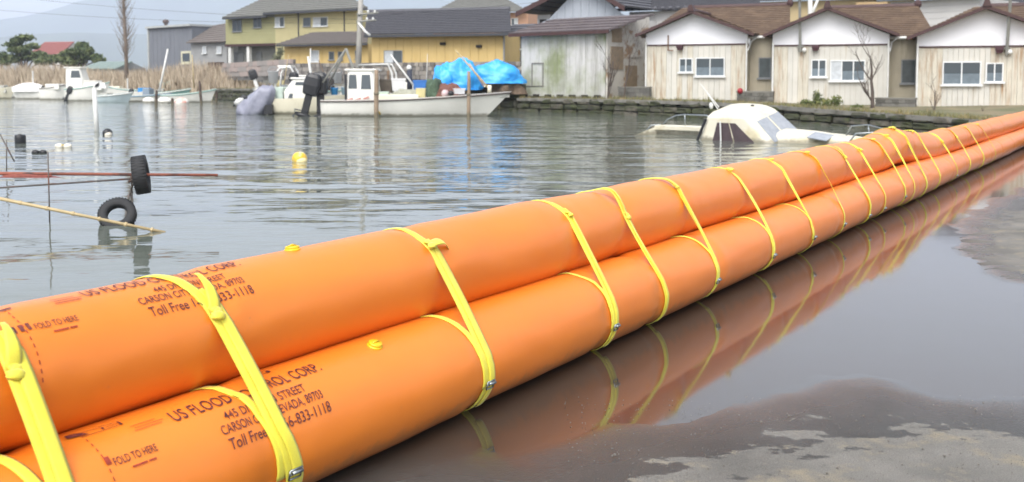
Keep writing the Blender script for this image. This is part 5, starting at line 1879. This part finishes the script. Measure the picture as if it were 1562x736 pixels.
# ---- the small white boat behind them
b2 = boat('small_boat', 'small white cabin boat with a rounded stern, between the grey covered and black outboards', 412, 174, 45.6, R(3))
hull_parts(b2, 4.6, 1.8, .72, .3, .7, .3, CREAM, None, DECK, .25, full=.4)
cabin_box(b2, .75, 2.0, .68, .55, 1.62, HULL, .12, .42)
side_pane(b2, [(1.22, -.665, 1.12), (1.75, -.665, 1.12), (1.72, -.632, 1.48), (1.3, -.632, 1.48)])
side_pane(b2, [(.95, -.70, .75), (1.15, -.70, .75), (1.2, -.665, 1.1), (1.1, -.665, 1.1)])
MB().tube([(2.05, -.5, .7), (1.95, -.5, 2.0), (1.85, -.5, 2.65)], [.07, .06, .045], 8).build('mast', PIPE, b2, True)
MB().bx(.35, .7, -.6, .6, .55, 1.25).build('windscreen', M('pale_green_perspex', 'b9c8bd', .3, .1, 4, k=.75), b2, bevel=.03)
def tarp_mat(name, col, col2, k=.85):
    m, nt, b = new_mat(name)
    n1 = noise_n(nt, wpos(nt), 3.0, 5, .6)
    c = mixrgb(nt, ramp(nt, n1, .35, .65), lin(col, k), lin(col2, k))
    nt.links.new(c, b.inputs['Base Color'])
    b.inputs['Roughness'].default_value = .38
    bump_n(nt, b, noise_n(nt, wpos(nt), 6, 4, .6), .5, .05)
    return m
GREYTARP = tarp_mat('grey_cover_cloth', '8d8fa0', 'a4a6b6', .8)
def covered_outboard():
    o = thing('outboard_motor', 'tilted outboard motor wrapped in a lavender grey cloth cover, its propeller pointing left', 'outboard motor', P(405, 165, 44.8), 0, 'outboard motors on the moored boats')
    s = 44.8 / F_PX
    def L(px, py, y=0):
        return Vector(((px - 405) * s, y, (165 - py) * s))
    mb = MB()
    rings = []
    for i, (cx_, y, hw, dp) in enumerate(((382, 177, 20, .34), (384, 170, 22, .36), (388, 161, 23, .36), (394, 152, 22, .34), (401, 143, 19, .30), (406, 136, 14, .24), (409, 132, 7, .12))):
        rg = []
        for k in range(28):
            a = 2 * math.pi * k / 28
            w = 1 + .12 * math.sin(a * 6 + i * .35) * (1 - i / 8) + .15 * mnoise.noise(Vector((i * .5, math.cos(a) * 2, math.sin(a) * 2)))
            rg.append(L(cx_ + hw * math.cos(a) * w, y + 2.5 * math.sin(a * 3 + i)) + Vector((0, dp * math.sin(a) * w, 0)))
        rings.append(rg)
    mb.loft(rings)
    mb.build('cover', GREYTARP, o, True)
    MB().tube([L(380, 152), L(371, 148), L(366, 152)], [.13, .11, .07], 8).build('leg', BLACK, o, True)
    MB().tube([L(372, 150), L(364, 156), L(358, 159)], [.1, .16, .08], 10).build('gearcase', PIPE, o, True)
    mb = MB()
    for k in range(3):
        a = 2.09 * k + .5
        c = L(357, 158)
        mb.prism([c, c + Vector((-.05, .16 * math.cos(a), .16 * math.sin(a))), c + Vector((.06, .16 * math.cos(a + .7), .16 * math.sin(a + .7)))], (.02, 0, .0))
    mb.build('propeller', BLACK, o)
    MB().bx(*(v for p in zip(L(405, 174, -.25), L(417, 160, .25)) for v in sorted(p))).build('bracket', BLACK, o)
covered_outboard()
# ---- boats behind
b3 = boat('small_boat', 'white open boat with a pale arch frame, moored behind the small cabin boat', 392, 168, 48.5, R(2))
hull_parts(b3, 4.4, 1.7, .9, .25, .6, .3, HULL, TEAL, DECK, .25)
mb = MB()
for y in (-.6, .6):
    mb.tube([(1.0, y, .8), (1.1, y, 1.9), (1.25, y, 2.15), (1.75, y, 2.2), (1.9, y, 2.0), (1.95, y, .85)], .055, 8)
mb.tube([(1.25, -.6, 2.15), (1.25, .6, 2.15)], .05, 8)
mb.tube([(1.75, -.6, 2.2), (1.75, .6, 2.2)], .05, 8)
mb.build('arch', PIPE, b3, True)
MB().bx(1.15, 1.8, -.62, .62, 2.2, 2.28).build('canopy', HULL, b3, bevel=.03)
MB().bx(1.25, 1.75, -.4, .4, .8, 1.35).build('console', M('grey_console', '9a9f9f', .6, .1, 3, k=.75), b3, bevel=.03)
outboard('small outboard motor with a white topped black cowl, tilted behind the grey covered one', P(390, 128, 48.3), .72, BLACK, R(-20), 0, True, PIPE)
bucket('bucket', 'large white bucket on the open boat with the arch frame', 417, 127, 48.0, .26, .55, M('white_box', 'e4e4e6'), 'buckets on the boats')
b4 = boat('small_boat', 'white boat whose upper works show between the wheelhouse and the yellow building', 478, 169, 49.5, R(-3))
hull_parts(b4, 6.2, 1.9, .95, .3, .8, .3, HULL, None, DECK, .25)
mb = MB()
mb.bx(2.0, 3.1, -.6, .6, .9, 1.5)
mb.build('engine_box', M('warm_grey_box', 'b5aaa4', .7, .1, 3, k=.75), b4, bevel=.03)
for y in (-.6, .6):
    MB().tube([(2.4, y, .9), (2.45, y, 2.3), (3.9, y, 2.35), (4.1, y, 1.9), (4.15, y, .95)], .05, 8).build('arch', PIPE, b4, True)
MB().bx(2.5, 3.8, -.55, .55, 2.28, 2.36).build('canopy', M('dark_canopy', '55585c', .7, .1, 3), b4)
mb = MB()
mb.bx(4.2, 5.6, -.5, .5, 1.0, 1.45)
mb.build('cuddy', HULL, b4, bevel=.05)
bucket('bucket', 'white tub left of the wheelhouse, on the boat behind', 513, 127, 48.5, .3, .5, M('white_box', 'e4e4e6'), 'buckets on the boats')
prop_box('fish_box', 'pale grey tub left of the white tub, behind the black outboards', 'box', 480, 131, 48.6, (.8, .6, .45), M('pink_grey_box', 'd9cfd0', .6, .06, 3, k=.8), .05)

b5 = boat('small_boat', 'white boat with a tall thin mast, moored farthest back behind the arch frame boat', 408, 166.5, 51.0, R(4))
hull_parts(b5, 4.2, 1.7, 1.0, .3, .6, .3, HULL, None, DECK, .25)
cabin_box(b5, 1.2, 2.3, .6, .8, 1.75, HULL, .15, .1)
MB().tube([(2.2, 0, 1.7), (2.25, 0, 3.2)], .03, 6).build('mast', PIPE, b5, True)
outboard('dark outboard motor standing between the arch frame boat and the white tub', P(452, 137, 47.6), .85, BLACK, R(8), R(160))
heap('net_pile', 'dark heap of gear and netting behind the black outboards', 'net', 496, 137, 46.6, (.5, .4, .5), M('dark_net', '4f4a48', .95, .35, 14, k=.6, bump=.6), 6.3)

# ---- blue tarpaulins on the quay
BT = tarp_mat('blue_tarpaulin', '2f9cf2', '45b4fb', .9)
heap('tarp_heap', 'big bright blue tarpaulin heaped high over a pile on the quay behind the bow', 'tarpaulin', 702, 134, 48.2, (1.0, .8, 1.25), BT, 3.3, amp=.30, folds=.05)
heap('tarp_heap', 'low bright blue tarpaulin heap at the left end of the tarpaulins', 'tarpaulin', 681, 130, 48.0, (.72, .6, .95), BT, 8.4, amp=.30, folds=.06)
heap('tarp_heap', 'long flat bright blue tarpaulin reaching to the mossy shed', 'tarpaulin', 757, 125, 49.2, (1.35, .8, .98), BT, 5.6, amp=.25, folds=.05)
heap('rubble_pile', 'brown heap of boards and earth on the quay below the long flat tarpaulin', 'rubble', 770, 142, 49.2, (.9, .6, .75), M('brown_rubble', '7d6a58', .95, .35, 5, k=.62, bump=.6), 1.1, amp=.5, folds=.15)

# ---- far left: boats moored before the reeds
LG = 'small boats moored before the reeds'
def skiff(label, px0, px1, pyw, H, rise, mat=HULL, trim=None, flip=False, beam=1.5, name='skiff', rake=.5):
    Y = G(px0, pyw, WATER_Z).y
    s = Y / F_PX
    L = (px1 - px0) * s
    o = boat(name, label, px1 if flip else px0, pyw, Y, R(180) if flip else 0, LG)
    hull_parts(o, L, min(beam, L * .45), H, rise, min(rake, L * .2), .25, mat, trim, DECK, .2)
    return o, s, L
o, s, L = skiff('white skiff cut by the left picture edge, low in the water', -30, 24, 151, .75, .3, CREAM, None)
MB().bx(.8, L - .6, -.4, .4, .5, .9).build('thwart_box', DECK, o)
o, s, L = skiff('white boat under a smooth white cover with its bow low to the left', 17, 68, 151.5, .75, .25, HULL, None, True)
mb = MB()
rg = []
for i in range(9):
    u = i / 8
    w = .8 * math.sin(math.pi * min(1, .15 + u * .8)) ** .5
    hgt = .32 + .5 * math.sin(math.pi * min(1, .1 + .75 * (1 - u))) ** .8
    rg.append([Vector((.1 + (L - .35) * u, w * math.cos(a), .62 + (hgt - .1) * max(0, math.sin(a)))) for a in np.linspace(0, math.pi, 9)])
mb.loft(rg, False, False)
mb.build('cover', M('white_cover_cloth', 'f2f0ee', .6, .04, 3, k=.86), o, True)
MB().tube([(.9, 0, 1.3), (.9, 0, 2.3)], .05, 6).build('mast', PIPE, o)
o, s, L = skiff('white boat with yellowish stern, close behind the covered one', 64, 106, 152.5, .95, .35, HULL, M('dark_strake', '4a3f3c'))
MB().bx(.5, 1.6, -.5, .5, .8, 1.25).build('console', HULL, o, bevel=.04)
outboard('dark outboard motor at the stern of the white cabin boat far left', P(102, 147, 72.5), .8, BLACK, R(25), 0)
o, s, L = skiff('white cabin boat with a tall glazed wheelhouse, far left before the reeds', 104, 168, 154.5, .95, .5, HULL, TEAL, name='cabin_boat', beam=1.7)
cabin_box(o, .1, 1.4, .62, .9, 2.45, HULL, .25, .0)
side_pane(o, [(.5, -.615, 1.72), (1.25, -.615, 1.72), (1.12, -.575, 2.25), (.55, -.575, 2.25)])
cabin_box(o, 1.3, 2.75, .55, .8, 1.45, HULL, .4, 0, .0, 'cuddy')
o, s, L = skiff('low pale blue and white skiff right of the far cabin boat', 146, 204, 156.5, .5, .25, M('pale_blue_hull', 'c2d2d6', .5, .08, 2, k=.82), HULL)
MB().bx(.5, 1.0, -.5, .5, .3, .65).build('thwart', DECK, o)
o, s, L = skiff('low white skiff behind the round white mooring buoys', 196, 262, 155.5, .45, .2, HULL, M('blue_strake', '6f98b0', .5, .1, 3, k=.8))
MB().bx(1.2, 1.7, -.5, .5, .3, .95).build('motor_cover', M('blue_grey_cover', '8f9fae', .6, .1, 3, k=.75), o, bevel=.04)
o, s, L = skiff('long white skiff with a teal rim and raised bow, rightmost before the reeds', 250, 330, 156.5, .55, .42, HULL, TEAL)
mb = MB()
mb.bx(.7, .95, -.55, .55, .4, .5)
mb.bx(1.9, 2.15, -.6, .6, .42, .52)
mb.build('thwart', TEAL, o)
o, s, L = skiff('white skiff with a blue box aboard, half hidden behind the round white buoys', 198, 250, 153.2, .6, .3, HULL, None)
MB().bx(.8, 1.5, -.45, .45, .45, .95).build('blue_box', BLUE, o, bevel=.03)
o, s, L = skiff('pale teal open skiff between the slim leaning mast and the teal rimmed skiff', 224, 292, 154.3, .62, .35, TEAL, HULL)
MB().bx(1.6, 1.8, -.5, .5, .45, .52).build('thwart', DECK, o)
o, s, L = skiff('white open boat with a small mast, behind the far cabin boat bow', 158, 214, 151.8, .8, .4, HULL, TEAL, True)
MB().tube([(1.0, 0, .6), (1.0, 0, 1.7)], .05, 6).build('mast', PIPE, o)
MB().bx(1.5, 2.1, -.4, .4, .6, 1.05).build('console', CREAM, o, bevel=.04)
o, s, L = skiff('second white skiff at the far left edge, behind the cut off one', -20, 40, 149.6, .8, .3, HULL, M('dark_strake', '4a3f3c'))
MB().bx(1.0, 1.7, -.4, .4, .6, 1.1).build('console', DECK, o, bevel=.04)
outboard('tiny dark outboard motor at the stern of the skiff with the blue box', P(197, 147, 74), .62, BLACK, R(20), 0)
o, s, L = skiff('small pale green skiff pulled up among the reeds', 244, 266, 150, .5, .25, M('pale_green_hull', 'b9d3c4', .5, .08, 2, k=.82), None, beam=.9)
o.location = P(244, 133, 84)
o.location.z -= .1
for i, (px, py, r, lab, mt) in enumerate(((227, 157, .36, 'round white mooring buoy before the reeds, left one of three', HULL), (251, 157.5, .40, 'round white mooring buoy before the reeds, middle one of three', HULL), (277, 159, .40, 'round white mooring buoy with an orange underside, right one of three', M('white_orange_buoy', 'f0ebe2', .5, .05, 2, stains=('d9694a', .9, .52, .6), k=.85)))):
    p = G(px, py, WATER_Z)
    q = MB().ell((0, 0, .1), (r * 1.2, r * .9, r * .8), 16, 10).build('buoy', mt, None, True)
    q.location = p
    tag(q, lab, 'buoy', 'round mooring buoys')
for lab, px, pt, pw, Y, r, mt, ln in (('dark mooring post before the teal rimmed skiff', 307, 124, 157, 64.5, .09, DWOOD, -3), ('dark mooring post left of the teal rimmed skiff', 238, 138, 162, 60, .09, DWOOD, 1), ('short dark mooring post between the middle and right white buoys', 263, 150, 160, 62, .09, DWOOD, 0), ('short dark post at the bow of the teal rimmed skiff', 330, 140, 154, 69, .1, DWOOD, 0)):
    mooring_post(lab, px, pt, pw, Y, r, mt, ln)
pole_thing('white_mast', 'leaning white mast standing in front of the dark warehouse', 'mast', P(243, 140, 61), P(256, 75, 61.5), .07, PIPE, .05)
pole_thing('thin_stake', 'thin upright stake before the grey shed, right of the leaning mast', 'stake', P(296, 135, 62), P(293, 84, 62), .04, BAMBOO, .03)

# ------------------------------------------------------------------ middle water: post, floats, tyres
a = G(148, 201, WATER_Z)
Yp = a.y
o = thing('mooring_pole', 'slim white pole standing in the lake, with a black and white flag at its head', 'pole', (a.x, a.y, WATER_Z - .4))
t = P(144, 136, Yp)
d = t - Vector(o.location)
MB().tube([(0, 0, 0), d], [.075, .065], 10).build('shaft', PIPE, o, True)
mb = MB()
mb.slab([d + Vector((-.05, 0, .02)), d + Vector((.38, -.05, .02)), d + Vector((.32, -.02, .2)), d + Vector((-.02, 0, .16))], .03)
mb.build('flag', PIPE, o)
MB().slab([d + Vector((.02, -.04, .05)), d + Vector((.14, -.04, .08)), d + Vector((.16, -.04, .2)), d + Vector((.06, -.04, .14))], .02).build('flag_patch', BLACK, o)
def float_thing(label, px, py, r, mats, shape='ball', group='small floats on the lake'):
    p = G(px, py, WATER_Z)
    o = thing('fishing_float', label, 'float', p, 0, group)
    if shape == 'ball':
        MB().ell((0, 0, .35 * r), (r, r, r * .95), 14, 10).build('body', mats[0], o, True)
        if len(mats) > 1:
            MB().ell((.25 * r, -.35 * r, .12 * r), (r * .82, r * .75, r * .6), 12, 8).build('cap', mats[1], o, True)
    elif shape == 'drum':
        mb = MB()
        mb.loft([[Vector((rr * math.cos(a_), rr * math.sin(a_), z)) for a_ in np.linspace(0, 2 * math.pi, 15)[:-1]] for z, rr in ((-.1, r * .9), (0, r), (r * .9, r * 1.02), (r * 1.5, r), (r * 1.65, r * .85))])
        mb.build('body', mats[0], o, True)
        MB().tube([(0, 0, r * 1.6), (0, 0, r * 1.8)], r * .3, 8).build('cap', mats[-1], o, True)
    else:
        mb = MB()
        for k in (-1, 1):
            mb.ell((k * r * .9, 0, .2 * r), (r * .95, r * .7, r * .62), 12, 8)
        mb.build('body', mats[0], o, True)
        MB().tube([(-r * .9, -r * .3, .5 * r), (r * .9, -r * .3, .5 * r)], r * .12, 6).build('rope', mats[-1], o)
    return o
YFL = M('yellow_float', 'e8c03c', .45, .15, 10, stains=('f2e6b0', 9, .5, .6), k=.88)
WFL = M('white_float', 'ece6d6', .5, .06, 6, k=.84)
float_thing('bright yellow float with a pale band, alone in the middle of the lake', 457, 247, .15, [YFL, M('pale_yellow', 'f0e2a8', .5, .08, 6, k=.85)])
float_thing('dark and white ball float right of the slim white pole', 164, 206, .14, [BLACK, WFL])
float_thing('pair of yellowish white floats tied together, left of the slim white pole', 97, 225, .11, [WFL, M('yellow_rope', 'd8b850')], 'pair')
float_thing('upright black drum float at the left picture edge', 31, 219, .13, [BLACK, RUBBER], 'drum')
float_thing('low pair of black floats below the black drum', 60, 234, .09, [BLACK, RUBBER], 'pair')

def tyre(label, c, ax, R0, r, sq, z_roll=0):
    o = thing('tyre', label, 'tyre', c, 0, 'old tyres hung as fenders on the stakes')
    MB().torus((0, 0, 0), ax, R0, r, 36, 12, sq).build('carcass', RUBBER, o, True)
    axv = Vector(ax).normalized()
    u = axv.cross(Vector((0, 0, 1))).normalized()
    w = axv.cross(u)
    mb = MB()
    for i in range(36):
        for sgn in (-1, 1):
            a0 = 2 * math.pi * (i + .5 * (sgn > 0)) / 36
            d0 = u * math.cos(a0) + w * math.sin(a0)
            d1 = u * math.cos(a0 + .09) + w * math.sin(a0 + .09)
            e0, e1 = sgn * r * sq * .15, sgn * r * sq * .92
            q = [d0 * (R0 + r * 1.0) + axv * e0, d0 * (R0 + r * .99) + axv * e1, d1 * (R0 + r * .99) + axv * e1, d1 * (R0 + r * 1.0) + axv * e0]
            q2 = [d0 * (R0 + r * .94) + axv * e0, d0 * (R0 + r * .88) + axv * e1, d1 * (R0 + r * .88) + axv * e1, d1 * (R0 + r * .94) + axv * e0]
            mb.add(q + q2, [(0, 1, 2, 3), (0, 4, 5, 1), (1, 5, 6, 2), (2, 6, 7, 3), (3, 7, 4, 0)])
    kind(mb.build('tread', RUBBER, o), 'stuff')
    return o
YT = 11.5
tyre('upright black tyre seen edge on, hung high on the stake above the ring shaped one', P(215, 267, YT), (.93, .25, .13), .165, .063, 1.3)
tyre('ring shaped black tyre lying slanted at the water, below the upright one', P(179, 328, 10.75), (.2, -1, .78), .15, .05, 1.1)
STK = M('grey_weathered_steel', '6f6a66', .7, .25, 8, stains=('7d5546', 6, .5, .64), k=.7)
o = thing('stake_frame', 'rusty thin stake frame of two crossing legs carrying the upright tyre', 'frame', (P(203, 330, YT).x, YT, WATER_Z))
def Ls(px, py, y=0.0):
    return P(px, py, YT + y) - Vector(o.location)
MB().tube([Ls(205, 372), Ls(202, 318), Ls(201, 270), Ls(207, 250)], .018, 8).build('upright', STK, o, True)
MB().tube([Ls(189, 350, -.3), Ls(196, 300), Ls(203, 280)], .014, 8).build('brace', STK, o, True)
MB().tube([Ls(199, 292), Ls(206, 340, .2)], .012, 8).build('brace', STK, o, True)
MB().tube([Ls(196, 278), Ls(212, 268)], .016, 8).build('hook', STK, o, True)
pole_thing('rust_bar', 'long rusty red bar running level from the left edge past the upright tyre', 'bar', P(-120, 264, YT - .15), P(332, 267.5, YT - .1), .021, RUST_B, .016)
o = heap('cloth_wrap', 'dull red cloth wrapped over the rusty bar at the left edge', 'cloth', 40, 271, YT - .17, (.30, .03, .03), M('dull_red_cloth', '96564c', .9, .25, 20, k=.7), 4.4, amp=.5)
pole_thing('thin_rod', 'thin grey rod reaching from the left edge to the upright tyre, below the rusty bar', 'rod', P(-100, 293.5, YT + .1), P(203, 273, YT), .011, STK)
pole_thing('bamboo_pole', 'long pale bamboo pole slanting down to the water in front of the ring shaped tyre', 'pole', P(-110, 281, 10.2), P(252, 355, 10.2), .021, BAMBOO, .015, joints=9)
pole_thing('thin_stake', 'thin grey stake standing in the water at left, crossing rod and bamboo', 'stake', P(76, 345, 10.9), P(73, 232, 10.9), .008, STK)
pole_thing('thin_stake', 'thin dark stake leaning at the far left edge beside the black drum', 'stake', P(22, 247, 17), P(0, 205, 17), .012, STK)
pole_thing('thin_stake', 'thin upright stake beside the black drum at the far left edge', 'stake', P(10, 262, 16), P(10, 214, 16), .009, STK)

# ------------------------------------------------------------------ the sunken cabin boat
CREAM_S = M('aged_cream_gelcoat', 'efe9d4', .4, .07, 1.5, stains=('d8cdaa', 1.8, .52, .7), k=.76)
grime(CREAM_S, .11)
for m_ in (WOOD, DWOOD, M('pale_post_wood', 'a8937c')):
    grime(m_, .25)
sb = thing('sunken_boat', 'cream cabin cruiser sunk to its gunwales beside the orange flood tubes', 'boat', (6.06, 26.0, WATER_Z - .06))
sb.rotation_euler = (R(11), R(0.5), R(-42))
sb.scale = (1.2, 1.04, 1.02)
mb = MB()
def gun(x):
    return .98 * (1 - max(0, (x - .4) / 2.75) ** 2.2) * (.93 + .07 * min(1, (x + 2.7) / .8)) if x < 3.14 else .02
xs = np.linspace(-2.7, 3.14, 26)
rg, inn, dk = [], [], []
for x in xs:
    b = max(.03, gun(x))
    sh_ = .08 + .10 * max(0, x / 3.1) ** 2
    rg.append([Vector((x, sg * b * k, z)) for sg, k, z in ((1, 1, sh_), (1, .97, -.15), (1, .8, -.5), (1, .1, -.75), (-1, .1, -.75), (-1, .8, -.5), (-1, .97, -.15), (-1, 1, sh_))])
mb.loft(rg, False, False)
mb.f.append(tuple(range(8)))
mb.build('hull', CREAM_S, sb, True)
mg = MB()
for sg in (1, -1):
    g = []
    for x in xs:
        b = max(.03, gun(x))
        sh_ = .08 + .10 * max(0, x / 3.1) ** 2
        g.append([Vector((x, sg * b, sh_ - .07)), Vector((x, sg * (b + .03), sh_ - .03)), Vector((x, sg * (b + .02), sh_ + .035)), Vector((x, sg * max(.0, b - .14), sh_ + .035)), Vector((x, sg * max(0, b - .15), sh_ - .07))])
    mg.loft(g, True, True)
mg.build('gunwale', CREAM_S, sb)
md = MB()
md.quad(*[Vector((x, gun(x) - .1, -.28)) for x in xs[:14]], *[Vector((x, -gun(x) + .1, -.28)) for x in xs[:14][::-1]])
md.build('cockpit_floor', DECK, sb)
mf = MB()
g = []
for x in np.linspace(.9, 3.08, 14):
    b = max(.02, gun(x) - .08)
    z = .06 + .12 * max(0, x / 3.1) ** 2
    tr = max(0, 1 - ((x - .9) / 1.75) ** 2) if x < 2.65 else 0
    hump = .27 * tr ** .7
    g.append([Vector((x, b * k, z + .02 + (hump * (1 - min(1, abs(k) / .64) ** 4)))) for k in np.linspace(1, -1, 15)])
mf.loft(g, False, False)
mf.build('foredeck', CREAM_S, sb, True)
# cabin
CR = [(-.26, -.74, 1.62, .82), (.16, -.68, 1.14, .78), (.78, -.50, .62, .66), (.89, -.42, .50, .58), (.94, -.24, .32, .40)]
rg = []
for z, a, b, y in CR:
    c = .10 if z < .85 else .16
    rg.append([Vector(p) for p in ((a + c, -y, z), (b - c * 1.6, -y, z), (b, -y + c, z), (b, y - c, z), (b - c * 1.6, y, z), (a + c, y, z), (a, y - c, z), (a, -y + c, z))])
MB().loft(rg).build('cabin', CREAM_S, sb, bevel=.035)
def side(u, v, sg=-1, off=.012):
    z0, a0, b0, y0 = CR[1]
    z1, a1, b1, y1 = CR[2]
    x = (a0 + (b0 - a0) * u) * (1 - v) + (a1 + (b1 - a1) * u) * v
    return Vector((x, sg * (y0 + (y1 - y0) * v + off), z0 + (z1 - z0) * v))
def front(y, v, off=.012):
    z0, a0, b0, y0 = CR[1]
    z1, a1, b1, y1 = CR[2]
    return Vector((b0 + (b1 - b0) * v + off, y * (1 - .17 * v), z0 + (z1 - z0) * v + off * .5))
DKG = M('dark_cabin_glass', '55474a', .1, .2, 5, k=.7)
WS = M('hazy_windscreen', 'aab0b8', .15, .15, 6, k=.75)
for sg in (-1, 1):
    side_pane(sb, [side(.20, -.06, sg), side(.49, -.06, sg), side(.49, .82, sg), side(.27, .82, sg)], 'side_window', DKG)
    side_pane(sb, [side(.51, -.06, sg), side(.80, -.06, sg), side(.70, .50, sg), side(.62, .82, sg), side(.51, .82, sg)], 'side_window', DKG)
for y0, y1 in ((-.64, -.05), (.05, .64)):
    side_pane(sb, [front(y0, .08), front(y1, .08), front(y1, .88), front(y0, .88)], 'windscreen', WS)
for sg in (-1, 1):
    MB().tube([side(-.01, -.5, sg), side(.0, .3, sg), side(.03, .95, sg)], .035, 6).build('cabin_rear_edge', BLACK, sb)
hx = 1.95
mh = MB()
mh.prism([(hx - .2, -.46, .325), (hx + .22, -.46, .262), (hx + .22, .0, .285), (hx - .2, .0, .345)], (0, 0, .022))
mh.build('hatch', WS, sb)
MB().tube([side(.33, -.75, -1, .06), side(.35, .9, -1, .05)], .017, 8).build('stanchion', PIPE, sb)
mr = MB()
mr.tube([(-2.62, .98, .05), (-2.45, 1.0, .26), (-2.2, 1.02, .38), (-1.95, 1.02, .42), (-1.35, 1.02, .42), (-1.25, 1.0, .36), (-1.22, .98, .08)], .02, 8)
mr.tube([(-1.95, 1.02, .42), (-1.95, 1.0, .08)], .016, 8)
mr.tube([(-2.95, .75, -.05), (-2.85, .85, .1), (-2.62, .98, .12)], .02, 8)
mr.build('stern_rail', STEEL, sb, True)
mr = MB()
mr.tube([(2.2, .55, .16), (2.35, .5, .42), (2.75, .36, .50), (3.15, .12, .48), (3.22, 0, .47), (3.15, -.12, .46), (2.75, -.36, .46), (2.55, -.42, .14)], .018, 8)
mr.tube([(2.75, .36, .5), (2.78, .33, .17)], .014, 8)
mr.tube([(3.15, .12, .48), (3.05, .1, .18)], .014, 8)
mr.build('bow_rail', STEEL, sb, True)
MB().bx(2.95, 3.25, -.1, .1, .16, .24).build('bow_roller', PIPE, sb, bevel=.02)
MB().tube([(-.35, -.3, .92), (-.62, -.32, 1.42)], .012, 6).tube([(-.42, -.1, .92), (-.85, -.1, 1.55)], .012, 6).build('antenna', PIPE, sb)
MB().ell((-.5, -.33, 1.02), (.05, .05, .09), 8, 6).build('mast_light', PIPE, sb, True)
MB().ell((.3, .1, .95), (.045, .045, .03), 10, 6).build('roof_knob', BLACK, sb, True)

# loose grit and pebbles left on the wet and drying asphalt
def grit():
    rnd = random.Random(17)
    mb = MB()
    n = 0
    while n < 900:
        px, py = rnd.uniform(860, 1700), rnd.uniform(604, 760)
        p = G(px, py, 0.012)
        r = rnd.uniform(.0015, .004) * (2.2 if rnd.random() < .05 else 1)
        mb.ell((p.x, p.y, .013), (r, r * rnd.uniform(.6, 1), r * .7), 5, 3, rnd.uniform(0, 3))
        n += 1
    kind(mb.build('grit', M('grey_grit', '8d8880', .9, .3, 40, k=.6)), 'stuff')
grit()

# ------------------------------------------------------------------ air
def haze(density):
    mb = MB()
    mb.bx(-6300, 6300, -600, 5800, -3, 620)
    m = bpy.data.materials.new('air')
    m.use_nodes = True
    nt = m.node_tree
    nt.nodes.clear()
    out = nt.nodes.new('ShaderNodeOutputMaterial')
    v = nt.nodes.new('ShaderNodeVolumePrincipled')
    v.inputs['Color'].default_value = (0.74, 0.82, 1.0, 1)
    v.inputs['Density'].default_value = density
    nt.links.new(v.outputs[0], out.inputs['Volume'])
    kind(mb.build('haze', m), 'stuff')
haze(HAZE_D)
